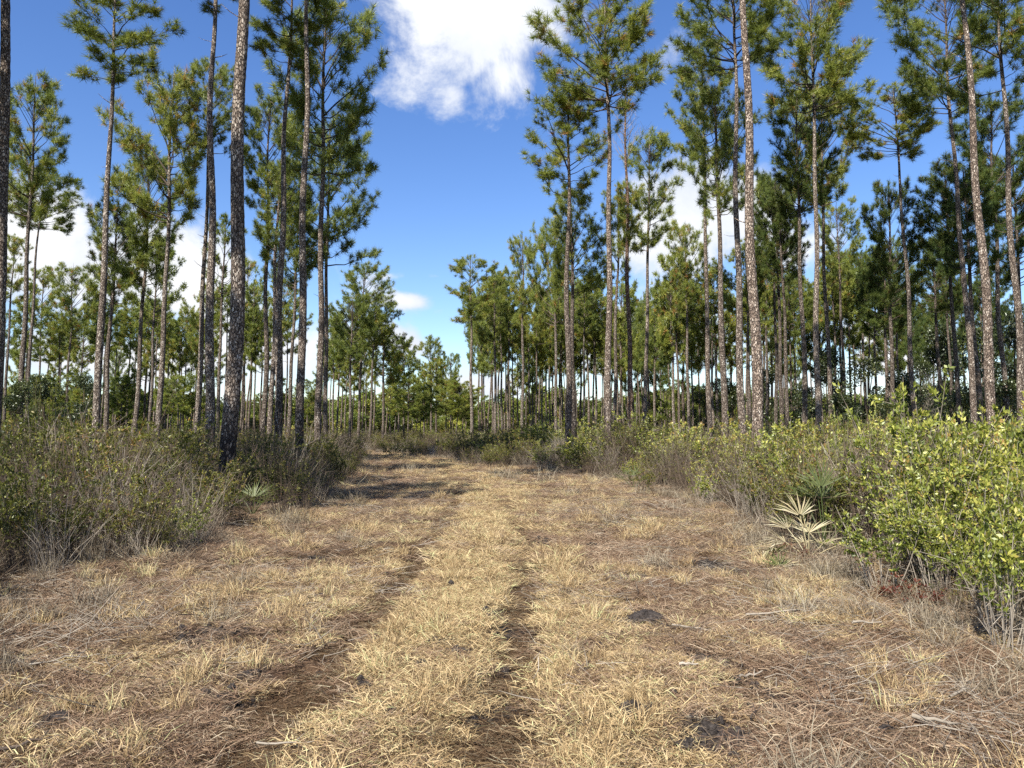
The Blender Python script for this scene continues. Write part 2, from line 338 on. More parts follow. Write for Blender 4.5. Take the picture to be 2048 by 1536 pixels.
# ---------------------------------------------------------------- scattering of uncountable ground cover
def protos(name, meshes):
    c = bpy.data.collections.new(name)
    for k, me in enumerate(meshes): c.objects.link(bpy.data.objects.new('%s_%02d' % (name, k), me))
    return c
def scatter(name, coll, P, rot, scl, idx, label):
    me = bpy.data.meshes.new(name); me.from_pydata([tuple(p) for p in P], [], [])
    m = len(P)
    a = me.attributes.new('rot', 'FLOAT_VECTOR', 'POINT'); a.data.foreach_set('vector', np.asarray(rot, np.float32).ravel())
    a = me.attributes.new('scl', 'FLOAT_VECTOR', 'POINT'); a.data.foreach_set('vector', np.asarray(scl, np.float32).ravel())
    a = me.attributes.new('idx', 'INT', 'POINT'); a.data.foreach_set('value', np.asarray(idx, np.int32))
    o = tag(mobj(name, me), label, None, None, 'stuff')
    ng = bpy.data.node_groups.new(name, 'GeometryNodeTree'); n = NT(ng)
    ng.interface.new_socket('Geometry', in_out='INPUT', socket_type='NodeSocketGeometry'); ng.interface.new_socket('Geometry', in_out='OUTPUT', socket_type='NodeSocketGeometry')
    gi = n('NodeGroupInput'); go = n('NodeGroupOutput')
    ci = n('GeometryNodeCollectionInfo', ins={'Collection': coll, 'Separate Children': True, 'Reset Children': True})
    def na(nm, t): return n('GeometryNodeInputNamedAttribute', data_type=t, ins={'Name': nm}).outputs[0]
    ip = n('GeometryNodeInstanceOnPoints', ins={'Points': gi.outputs[0], 'Instance': ci.outputs[0], 'Pick Instance': True,
           'Instance Index': na('idx', 'INT'), 'Rotation': na('rot', 'FLOAT_VECTOR'), 'Scale': na('scl', 'FLOAT_VECTOR')})
    ng.links.new(ip.outputs[0], go.inputs[0])
    md = o.modifiers.new('scatter', 'NODES'); md.node_group = ng
    return o
RNG = np.random.default_rng(11)
def frustum_points(y0, y1, dens, fn=None, xpad=.6, rng=RNG):
    """random ground points in the view wedge between two distances, kept with probability fn"""
    area = (y1 - y0) * ((y0 + y1) * .68 + 2 * xpad); m = int(area * dens)
    y = np.sqrt(rng.uniform(y0 ** 2, y1 ** 2, m)); x = rng.uniform(-1, 1, m) * (y * .68 + xpad)
    if fn is not None:
        k = rng.random(m) < fn(x, y) * (1 - .9 * bare(x, y)); x, y = x[k], y[k]
    return x, y
def place(name, coll, parts, nvar, label, tilt=.08, zoff=0):
    P, Rr, Sc = [], [], []
    for x, y, lo, hi, hz in parts:
        m = len(x); z = height(x, y) + zoff; P.append(np.stack([x, y, z], -1))
        Rr.append(np.stack([RNG.normal(0, tilt, m), RNG.normal(0, tilt, m), RNG.uniform(0, 6.283, m)], -1))
        s = RNG.uniform(lo, hi, m); Sc.append(np.stack([s, s, s * hz * RNG.uniform(.8, 1.2, m)], -1))
    P = np.concatenate(P); return scatter(name, coll, P, np.concatenate(Rr), np.concatenate(Sc), RNG.integers(0, nvar, len(P)), label)

# ---- dry grass and litter
def lawn_patch(seed, mat, nb, lo, hi, w, up, droop, size=.15, tl=(0, 1)):
    r = np.random.default_rng(seed); mb = MB()
    C = np.stack([r.uniform(-size, size, nb), r.uniform(-size, size, nb), r.uniform(0, .02, nb)], -1)
    th = r.uniform(0, 6.283, nb); u = r.uniform(up[0], up[1], nb)
    D = np.stack([np.cos(th), np.sin(th), u], -1)
    blades(mb, C, D, r.uniform(lo, hi, nb), r.uniform(.6, 1.3, nb) * w, np.clip(r.normal(.5, .26, nb), *tl), r, droop)
    return mb.mesh('patch', mat)
def tuft_patch(seed, mat, nb, lo, hi, w, spread=.5, rad=.05, droop=.6):
    r = np.random.default_rng(seed); mb = MB()
    C = np.stack([r.normal(0, rad, nb), r.normal(0, rad, nb), np.zeros(nb)], -1)
    D = np.stack([r.normal(0, spread, nb), r.normal(0, spread, nb), np.ones(nb)], -1)
    blades(mb, C, D, r.uniform(lo, hi, nb), r.uniform(.6, 1.3, nb) * w, np.clip(r.normal(.5, .25, nb), 0, 1), r, droop)
    return mb.mesh('tuft', mat)
gold_flat = protos('gold_patch', [lawn_patch(s, M['grass_gold'], 190, .04, .125, .0034, (0.05, .8), .6) for s in range(5)])
brown_flat = protos('brown_patch', [lawn_patch(s + 20, M['grass_brown'], 180, .05, .15, .0032, (-.05, .6), .5) for s in range(5)])
straw_flat = protos('straw_patch', [lawn_patch(s + 40, M['litter'], 150, .07, .18, .0026, (-.1, .14), .3) for s in range(5)])
gold_tuft = protos('gold_tuft', [tuft_patch(s + 60, M['grass_gold'], 90, .09, .22, .0042) for s in range(4)])
pale_tuft = protos('pale_tuft', [tuft_patch(s + 70, M['grass_pale'], 110, .14, .36, .0042, .55, .08) for s in range(4)])
def wide(x, y):
    rl, rr_ = xat(RUT_L, y), xat(RUT_R, y); return np.clip(1.25 * np.exp(-((x - rl) / .30) ** 4) + 1.05 * np.exp(-((x - rr_) / .25) ** 4), 0, 1)
def f_gold(x, y): r, g, o = zones(x, y); return np.clip(g * 1.0 + .16 + .28 * vnoise(x, y, 31, 1.1), 0, 1) * (1 - .97 * wide(x, y)) * (1 - o)
def f_brown(x, y): r, g, o = zones(x, y); return np.clip(.85 - .55 * g + .35 * vnoise(x, y, 32, 1.1) + .25 * vnoise(x, y, 38, 4), .06, 1) * (1 - .72 * wide(x, y)) * (1 - .5 * o)
def f_straw(x, y): r, g, o = zones(x, y); return np.clip(.34 + .66 * wide(x, y) - .2 * g + .35 * vnoise(x, y, 33, .9), 0, 1)
def f_tuft(x, y): r, g, o = zones(x, y); return np.clip(.5 * g + .3 + .5 * vnoise(x, y, 34, 1.4), 0, 1) * (1 - wide(x, y)) * (1 - o)
def f_pale(x, y): r, g, o = zones(x, y); e = np.minimum(np.abs(x - xat(EDGE_L, y)), np.abs(x - xat(EDGE_R, y))); return np.clip(np.exp(-(e / .6) ** 2) * (.5 + .5 * vnoise(x, y, 37, .6)) + .05 + .14 * vnoise(x, y, 35, 1.0), 0, 1) * (1 - .9 * g) * (1 - r)
def bands(fn, d0, d1, d2, lo=.8, hi=1.25, hz=1.0):
    out_ = []
    for y0, y1, dn, s in ((2.9, 9, d0, 1.0), (9, 20, d1, 1.35), (20, 62, d2, 2.0)):
        x, y = frustum_points(y0, y1, dn, fn); out_.append((x, y, lo * s, hi * s, hz / (1 + .35 * (s - 1))))
    return out_
place('dry_grass', gold_flat, bands(f_gold, 100, 42, 12), 5, 'short dry golden grass down the middle of the track')
place('dead_grass', brown_flat, bands(f_brown, 72, 34, 10), 5, 'matted brown dead grass on both sides of the track')
place('pine_straw', straw_flat, bands(f_straw, 75, 26, 7), 5, 'rust brown pine needles fallen over ruts and verges')
place('grass_tufts', gold_tuft, bands(f_tuft, 12, 5, 1.4), 4, 'scattered upright tufts of straw coloured grass', .15)
place('bleached_grass', pale_tuft, bands(f_pale, 6, 3.5, 1.5, .6, 1.3), 4, 'bleached grey grass along the foot of the brush', .2)

# twig litter lying about
def twig_patch(seed, mat, nb, lo, hi, rad):
    r = np.random.default_rng(seed); mb = MB()
    for k in range(nb):
        p = np.array([r.uniform(-.4, .4), r.uniform(-.4, .4), r.uniform(.01, .05)]); th = r.uniform(0, 6.28); L = r.uniform(lo, hi)
        d = np.array([math.cos(th), math.sin(th), r.uniform(-.02, .22)]); q = p + d * L * .5 + r.normal(0, .02, 3); e = q + (d + r.normal(0, .12, 3)) * L * .5
        rr = rad * r.uniform(.5, 1.3); P = np.array([p, q, e]); P[:, 2] = np.maximum(P[:, 2], .008); tube(mb, P, [rr, rr * .8, rr * .4], 3, r.random())
    return mb.mesh('twigs', mat)
tw1 = protos('twig_litter', [twig_patch(s + 80, M['twig_pale' if s % 2 else 'twig'], 26, .07, .30, .0028) for s in range(6)])
def f_twig(x, y): r, g, o = zones(x, y); return np.clip(.95 - 1.3 * g + .3 * vnoise(x, y, 36, .9) - r * .6, 0, 1) * (1 - .9 * wide(x, y))
place('twig_litter', tw1, bands(f_twig, 8, 3.5, .8, .6, 1.3), 6, 'thin dead twigs strewn over the cleared verges')

# ---------------------------------------------------------------- brush
def shrub_meshes(seed, h, r0, nst, nlf, ll, lw, mat, twigm, bare=.25, tw=.004, upr=.55):
    """a leafy shrub: returns (stem mesh, leaf mesh)"""
    r = np.random.default_rng(seed); sb, lb = MB(), MB()
    tips = []
    for k in range(nst):
        th = r.uniform(0, 6.283); a = r.uniform(0, r0 * .25); p = np.array([math.cos(th) * a, math.sin(th) * a, -.05]); hh = h * r.uniform(.55, 1.05)
        th2 = th + r.normal(0, .5); out_ = r0 * r.uniform(.25, 1.0) * (1.15 - upr * .5)
        e = np.array([math.cos(th2) * out_, math.sin(th2) * out_, hh]); m_ = (p + e) * .5 + np.append(r.normal(0, .07 * h, 2), h * .06)
        T = np.linspace(0, 1, 6)[:, None]; P = (1 - T) ** 2 * p + 2 * T * (1 - T) * m_ + T ** 2 * e
        tube(sb, P, np.linspace(tw * 1.6, tw * .45, 6), 3, r.random()); tips.append(P[2:])
        for q in range(4):
            t = r.uniform(bare, .95); b0 = P[min(int(t * 5), 4)]; d = unit(r.normal(size=3) * np.array([1, 1, .5]) + np.array([0, 0, .55]))
            P2 = b0 + np.linspace(0, 1, 3)[:, None] * d * h * r.uniform(.12, .34) + np.array([[0, 0, 0], r.normal(0, .02, 3), r.normal(0, .04, 3)])
            tube(sb, P2, [tw * .6, tw * .45, tw * .3], 3, r.random()); tips.append(P2)
    seg = []
    for P in tips:
        for a, b in zip(P[:-1], P[1:]): seg.append((a, b))
    seg = np.array(seg); wz = np.clip((seg[:, 1, 2] / h - bare) * 3, .02, 1) ; wz /= wz.sum()
    per = 8; nc = nlf // per; nlf = nc * per
    pick = r.choice(len(seg), nc, p=wz); t = r.random((nc, 1)); C0 = seg[pick, 0] * (1 - t) + seg[pick, 1] * t; A = unit(seg[pick, 1] - seg[pick, 0])
    C = np.repeat(C0, per, 0) + np.repeat(A, per, 0) * r.uniform(-.03, .03, (nlf, 1)) + r.normal(0, .006, (nlf, 3))
    D = unit(np.repeat(A, per, 0) * .55 + r.normal(size=(nlf, 3)) * .75 + np.array([0, 0, .3]))
    tint = np.clip(np.repeat(r.normal(.45, .2, nc), per) + r.normal(0, .12, nlf) + (C[:, 2] / h - .6) * .3, 0, .99); tint[r.random(nlf) < .03] = 1
    leaves(lb, C, D, r.uniform(.7, 1.3, nlf) * ll, r.uniform(.8, 1.2, nlf) * lw, tint, r)
    return sb.mesh('stems', twigm), lb.mesh('foliage', mat)
def join2(a, b, name):
    """one mesh out of a stem mesh and a leaf mesh, two materials"""
    bm_me = bpy.data.meshes.new(name)
    va, vb = len(a.vertices), len(b.vertices)
    V = np.zeros((va + vb, 3), np.float32); t = np.zeros(va * 3, np.float32); a.vertices.foreach_get('co', t); V[:va] = t.reshape(-1, 3); t = np.zeros(vb * 3, np.float32); b.vertices.foreach_get('co', t); V[va:] = t.reshape(-1, 3)
    def grab(m): l = np.zeros(len(m.loops), np.int32); m.loops.foreach_get('vertex_index', l); s = np.zeros(len(m.polygons), np.int32); m.polygons.foreach_get('loop_start', s); c = np.zeros(len(m.polygons), np.int32); m.polygons.foreach_get('loop_total', c); ti = np.zeros(len(m.vertices), np.float32); m.attributes['tint'].data.foreach_get('value', ti); return l, s, c, ti
    la, sa, ca_, ta = grab(a); lb_, sb_, cb, tb = grab(b)
    bm_me.vertices.add(len(V)); bm_me.vertices.foreach_set('co', V.ravel()); L = np.concatenate([la, lb_ + va]); bm_me.loops.add(len(L)); bm_me.loops.foreach_set('vertex_index', L)
    bm_me.polygons.add(len(sa) + len(sb_)); bm_me.polygons.foreach_set('loop_start', np.concatenate([sa, sb_ + len(la)])); bm_me.polygons.foreach_set('loop_total', np.concatenate([ca_, cb]))
    bm_me.polygons.foreach_set('material_index', np.concatenate([np.zeros(len(sa), np.int32), np.ones(len(sb_), np.int32)]))
    q = bm_me.attributes.new('tint', 'FLOAT', 'POINT'); q.data.foreach_set('value', np.concatenate([ta, tb])); bm_me.update(calc_edges=True)
    bm_me.materials.append(a.materials[0]); bm_me.materials.append(b.materials[0]); return bm_me
olive = [shrub_meshes(100 + s, 1.1, .6, 18, 1900, .040, .016, M['leaf_olive'], M['twig'], .22) for s in range(5)]
bright = [shrub_meshes(120 + s, 1.1, .6, 16, 1900, .042, .018, M['leaf_bright'], M['twig_pale'], .3) for s in range(4)]
brushy = [shrub_meshes(140 + s, 1.0, .5, 34, 420, .032, .012, M['leaf_olive'], M['twig'], .2, .0032) for s in range(4)]
def dead_clump(seed, h, nb):
    r = np.random.default_rng(seed); mb = MB()
    for k in range(nb):
        p = np.append(r.normal(0, .14, 2), 0); d = unit(np.append(r.normal(0, .33, 2), 1)); L = h * r.uniform(.5, 1.05)
        q = p + d * L * .5; e = q + unit(d + r.normal(0, .2, 3)) * L * .5; rr = r.uniform(.0018, .0042); tube(mb, [p, q, e], [rr, rr * .8, rr * .4], 3, r.random())
        for _ in range(2):
            a = q + (e - q) * r.random(); rod(mb, a, a + unit(d + r.normal(0, .6, 3)) * L * r.uniform(.1, .3), rr * .5, 3, r.random())
    C = np.append(r.normal(0, .16, (60, 2)), np.zeros((60, 1)), 1)
    return mb.mesh('dead', M['twig_pale' if seed % 2 else 'twig'])
deadc = [dead_clump(160 + s, 1.0, 46) for s in range(4)]
tallg = [tuft_patch(180 + s, M['grass_pale'], 150, .45, .95, .006, .28, .16, .35) for s in range(4)]
OL = protos('brush_olive', [join2(a, b, 'olive') for a, b in olive]); BR = protos('brush_bright', [join2(a, b, 'bright') for a, b in bright])
BU = protos('brush_twiggy', [join2(a, b, 'twiggy') for a, b in brushy] + deadc); TG = protos('brush_grass', tallg)
PALMS = [(1645, 1105, .75), (1610, 1125, .9), (1540, 1130, .6), (505, 1030, .7), (1268, 978, .8), (1560, 1145, .3), (1760, 1170, .4)]
def clear_of_palms(x, y):
    k = np.ones_like(x)
    for px, py, rad in PALMS:
        p = ground(px, py)
        for b in (0, .5): k = k * (((x - p.x * (1 - b * .08)) ** 2 + (y - p.y + b) ** 2) > rad ** 2)
    return k
def outside(x, y, pad=.12): return clear_of_palms(x, y) * np.where(y > 58, 1, ((x < xat(EDGE_L, y) - pad) | (x > xat(EDGE_R, y) + pad)).astype(float))
def side_h(x, y):
    """relative height of the brush: tall beside the camera, knee-high along the far bend"""
    dl = np.clip(xat(EDGE_L, y) - x, 0, 99); dr = np.clip(x - xat(EDGE_R, y), 0, 99); d = np.maximum(dl, dr)
    return (.66 + .40 * np.clip(d / 1.2, 0, 1) + .10 * (x > 0)) + .30 * vnoise(x, y, 41, .55) + .14 * vnoise(x, y, 42, 1.7)
def brush(name, coll, nvar, dens, frac, lo, hi, label, tilt=.1):
    P, Rr, Sc = [], [], []
    for (y0, y1, dn, s) in ((3.5, 12, dens, 1.0), (12, 26, dens * .55, 1.08), (26, 60, dens * .22, 1.35), (60, 125, dens * .075, 1.9)):
        x, y = frustum_points(y0, y1, dn, lambda x, y: outside(x, y) * np.clip(frac(x, y), 0, 1), 1.5)
        m = len(x); k = side_h(x, y); P.append(np.stack([x, y, height(x, y)], -1)); Rr.append(np.stack([RNG.normal(0, tilt, m), RNG.normal(0, tilt, m), RNG.uniform(0, 6.283, m)], -1))
        q = RNG.uniform(lo, hi, m) * k; Sc.append(np.stack([q * s, q * s, q * RNG.uniform(.85, 1.15, m) * (1 + .1 * (s - 1))], -1))
    P = np.concatenate(P); return scatter(name, coll, P, np.concatenate(Rr), np.concatenate(Sc), RNG.integers(0, nvar, len(P)), label)
rightness = lambda x, y: np.clip(.5 + x / (y * .35 + 1), 0, 1)
brush('undergrowth', OL, 5, 2.6, lambda x, y: .6 + .5 * vnoise(x, y, 51, .45) - .15 * rightness(x, y), .7, 1.4, 'olive green evergreen brush filling the ground under the pines')
brush('yellow_green_undergrowth', BR, 4, 2.4, lambda x, y: (.98 * rightness(x, y) ** 1.5 + .01) * (.75 + .5 * vnoise(x, y, 52, .5)), .7, 1.45, 'yellow green leafy brush under the pines on the right')
brush('twiggy_undergrowth', BU, 8, 4.6, lambda x, y: .85 + .5 * vnoise(x, y, 53, .6) - .3 * rightness(x, y), .7, 1.45, 'grey brown twiggy brush and dead stems under the pines')
brush('tall_dead_grass', TG, 4, 2.0, lambda x, y: .35 + .6 * vnoise(x, y, 54, .4), .7, 1.2, 'tall bleached grass standing among the brush')

# ---------------------------------------------------------------- pine crowns
def tuft_needles(mb, C, D, r, nn=40, L=.30, w=.018):
    m = len(C); C = np.repeat(C, nn, 0); D = np.repeat(unit(D), nn, 0)
    d = unit(D * r.uniform(.1, 1.1, (m * nn, 1)) + unit(r.normal(size=(m * nn, 3))) * .85)
    base = C - D * r.uniform(0, .16, (m * nn, 1)) + d * .01
    t = np.repeat(np.clip(r.normal(.5, .17, m), .03, .93), nn) + r.normal(0, .08, m * nn); t = np.clip(t, 0, .95); t[np.repeat(r.random(m) < .03, nn)] = .98
    spikes(mb, base, d, r.uniform(.7, 1.15, m * nn) * L, w, t, r)
def crown_meshes(seed, L=6.0, R=2.0, nb=34, prof='round', gaps=.1, tw=6, mat='needles', nn=40, tl=.30, w=.018):
    """limbs sweep up and out from the trunk to the skin of an uneven envelope; needle tufts sit on their twigs"""
    r = np.random.default_rng(seed); wb, nb_ = MB(), MB(); TC, TD = [], []
    zv = np.array([0, 0, 1.]); g = r.uniform(0, 6)
    lop = r.uniform(0, 6.28); lopa = r.uniform(.05, .35)
    for k in range(nb):
        if r.random() < gaps: continue
        t = ((k + r.uniform(-.5, .5)) / nb); t = min(max(t, 0), 1)           # height of the limb's tip in the crown
        if prof == 'round': zc, pw = .56, 2.3
        elif prof == 'flat': zc, pw = .66, 2.6
        elif prof == 'cone': zc, pw = .3, 1.5
        else: zc, pw = .6, 2.0
        q = (t - zc) / (1.02 - zc) if t > zc else (zc - t) / zc * (.72 if prof != 'odd' else .6)
        pr = max(1 - abs(q) ** pw, .06) ** (1 / pw)
        if prof == 'odd': pr *= .62 + .38 * math.sin(t * 11 + seed * 2) ** 2
        g += 2.4 + r.normal(0, .5); ln = R * pr * r.uniform(.7, 1.1) * (1 + lopa * math.cos(g - lop))
        u = np.array([math.cos(g), math.sin(g), 0]); sv = np.array([-u[1], u[0], 0])
        zt = t * L; rise = min((.35 + 1.0 * t) * ln, zt * .8 + .3)
        zb_ = zt - rise; T = np.linspace(0, 1, 6); bend = r.normal(0, .14)
        P = np.array([0, 0, zb_]) + T[:, None] * u * ln + (T ** (1.5 if t < .6 else .9))[:, None] * zv * rise + (np.sin(T * 3) * bend * ln)[:, None] * sv
        P[1:] += r.normal(0, .03, (5, 3))
        tube(wb, P, np.linspace(.008 + .011 * ln, .005, 6), 4, r.random())
        for q in range(tw + 2 + int(ln * 4)):
            s = 1 - .62 * r.random() ** 1.5; i0 = min(int(s * 5), 4); b0 = P[i0] + (P[i0 + 1] - P[i0]) * (s * 5 - i0)
            dv = unit(u * r.uniform(.2, 1) + sv * r.normal(0, .8) + zv * r.uniform(-.05, 1.1)); l2 = ln * r.uniform(.06, .22) + .16
            e = b0 + dv * l2; m_ = (b0 + e) / 2 - zv * .04 * l2
            tube(wb, [b0, m_, e], [.007, .006, .004], 3, r.random())
            TC.append(e); TD.append(unit(dv + zv * .6))
            if r.random() < .75: TC.append(m_ + r.normal(0, .10, 3)); TD.append(unit(dv + zv * .9 + r.normal(0, .4, 3)))
        TC.append(P[-1]); TD.append(unit(u + zv * .8))
    for q in range(40):
        a_ = r.uniform(0, 6.28); b_ = R * .62 * math.sqrt(r.random()); e = np.array([math.cos(a_) * b_, math.sin(a_) * b_, L * (1.0 - .16 * (b_ / R / .62) ** 2 * 1.0 - r.uniform(0, .10))]); tube(wb, [(0, 0, e[2] - .5 - b_ * .5), e * np.array([.6, .6, 1]) - np.array([0, 0, .22]), e], [.010, .007, .004], 3, .5); TC.append(e); TD.append(zv)
    tuft_needles(nb_, np.array(TC), np.array(TD), r, nn, tl, w)
    return wb.mesh('crown', M['limb']), nb_.mesh('needles', M[mat])
CROWNS = {
 'round': [crown_meshes(s, prof='round', nb=38, gaps=.05, tw=5) for s in (1, 2, 3)],
 'flat': [crown_meshes(s, L=5.0, R=2.2, prof='flat', nb=34, gaps=.06, tw=5) for s in (11, 12)],
 'loose': [crown_meshes(s, prof='odd', nb=30, gaps=.1, tw=5) for s in (21, 22, 23)],
 'cone': [crown_meshes(s, L=6.5, R=1.9, prof='cone', nb=36, gaps=.06, tw=5) for s in (31, 32)],
 'dark': [crown_meshes(s, prof='round', nb=40, gaps=.04, mat='needles_dark', tw=5) for s in (41, 42)],  # crowns with their neighbours' shade painted into the needles
 'far': [crown_meshes(s, prof=p, nb=28, gaps=.06, tw=4, nn=20, tl=.36, w=.040) for s, p in ((51, 'round'), (52, 'flat'), (53, 'odd'), (54, 'round'))],
}
PROTO_DIM = {'round': (6, 2.0), 'flat': (5, 2.2), 'loose': (6, 2.0), 'cone': (6.5, 1.9), 'dark': (6, 2.0), 'far': (6, 2.0)}
BARE = None
def bare_crown(seed=7, L=4.5, R=1.3):
    r = np.random.default_rng(seed); wb = MB(); g = 0
    for k in range(36):
        t = (k + .5) / 36; g += 2.4; ln = R * (1.05 - .75 * t) * r.uniform(.6, 1.2); u = np.array([math.cos(g), math.sin(g), 0]); z0 = t * L
        T = np.linspace(0, 1, 6)[:, None]; P = np.array([0, 0, z0]) + T * u * ln * .7 + T ** 1.3 * np.array([0, 0, 1.]) * ln * r.uniform(.6, 1.3)
        tube(wb, P, np.linspace(.02, .005, 6), 3, r.random())
        for q in range(9):
            s = P[r.integers(1, 6)]; d = unit(u * r.uniform(0, 1) + r.normal(0, .5, 3) + np.array([0, 0, .9])); tube(wb, [s, s + d * ln * .2, s + d * ln * .4 + r.normal(0, .03, 3)], [.006, .005, .004], 3, r.random())
    return wb.mesh('bare_twigs', M['twig_pale'])

def trunk_mesh(pts, rb, H, seed, detail, stubs=4):
    """pts: points along the axis in tree space, base to top"""
    r = np.random.default_rng(seed); pts = np.asarray(pts); zz = pts[:, 2]
    nr = {0: 9, 1: 22, 2: 60, 3: 200}[detail]; k = {0: 6, 1: 9, 2: 14, 3: 26}[detail]
    z = np.linspace(-.15, H, nr) if detail < 2 else np.concatenate([np.linspace(-.15, H * .75, int(nr * .85)), np.linspace(H * .77, H, nr - int(nr * .85))])
    a = r.uniform(.02, .05) * (detail > 0); ph = r.uniform(0, 6.3, 2)
    x = np.interp(z, zz, pts[:, 0]); y = np.interp(z, zz, pts[:, 1])
    if len(z) > 12:                                              # smooth the joints of the measured line
        for _ in range(len(z) // 6):
            x[1:-1] = (x[:-2] + 2 * x[1:-1] + x[2:]) / 4; y[1:-1] = (y[:-2] + 2 * y[1:-1] + y[2:]) / 4
    x = x + a * np.sin(z * .9 + ph[0]); y = y + a * np.sin(z * .8 + ph[1])
    rad = rb * (np.clip(1 - z / H, 0, 1) ** .62 * .90 + .03) * (1 + .22 * np.exp(-np.clip(z, 0, 9) / .35))
    mb = MB(); P = np.stack([x, y, z], -1)
    tube(mb, P, rad, k, .5, {0: 0, 1: .04, 2: .06, 3: .055}[detail], r)
    for s in range(stubs):
        h = r.uniform(.35, .8) * H; i = int(np.searchsorted(z, h)); i = min(i, len(z) - 1); th = r.uniform(0, 6.3); ln = r.uniform(.15, .8)
        u = np.array([math.cos(th), math.sin(th), r.uniform(-.1, .7)]); p = P[i]
        rr = r.uniform(.008, .016); tube(mb, [p, p + u * ln * .6, p + u * ln + np.array([0, 0, .1 * ln])], [rr * 1.3, rr, rr * .35], 3, .5)
    return mb.mesh('trunk', M['bark'], True)

def pine(pix, d, D, ytop, ybase, hw, kind, label, look=(.15, 0, .5), group=None, detail=2, seed=None, rot=None, stubs=4):
    """a pine standing d metres away: pix are points of its trunk from the lowest up"""
    seed = seed if seed is not None else int(abs(pix[0][0]) * 7 + d * 13)
    r = random.Random(seed)
    A = [at(x, y, d) for x, y in pix]
    sl_ = (A[1].x - A[0].x) / max(.1, A[1].z - A[0].z)
    bx = A[0].x - sl_ * A[0].z; H = at(pix[-1][0], ytop, d).z
    e = (A[-1].x - A[-2].x) / max(.1, A[-1].z - A[-2].z); tx = A[-1].x + e * (H - A[-1].z) * .6
    P = [(0, 0, -.3)] + [(a.x - bx, 0, a.z) for a in A if a.z < H - .2] + [(tx - bx, 0, H)]
    t = tag(empty('pine_tree', (bx, d, float(height(np.array(bx), np.array(d))))), label, 'pine tree', group)
    to = mobj('trunk', trunk_mesh(P, D / 2, H, seed, detail, stubs), t); to.color = (*look, 1)
    Pn = np.array(P); zb = at(pix[-1][0], ybase, d).z; Lc = H - zb
    cm, nm = CROWNS[kind][seed % len(CROWNS[kind])]; pl, pr_ = PROTO_DIM[kind]
    cr = mobj('crown', cm, t); nd = mobj('needles', nm, cr)
    xb, xt = np.interp([zb, H], Pn[:, 2], Pn[:, 0])
    R = hw / F * d
    cr.location = (xb, 0, zb); cr.rotation_euler = (0, math.atan2(xt - xb, Lc), 0)
    # turn the crown about its own axis
    q = Matrix.Rotation(math.atan2(xt - xb, Lc), 4, 'Y') @ Matrix.Rotation(rot if rot is not None else r.uniform(0, 6.28), 4, 'Z')
    cr.rotation_euler = q.to_euler(); cr.scale = (R / pr_, R / pr_, Lc / pl)
    return t

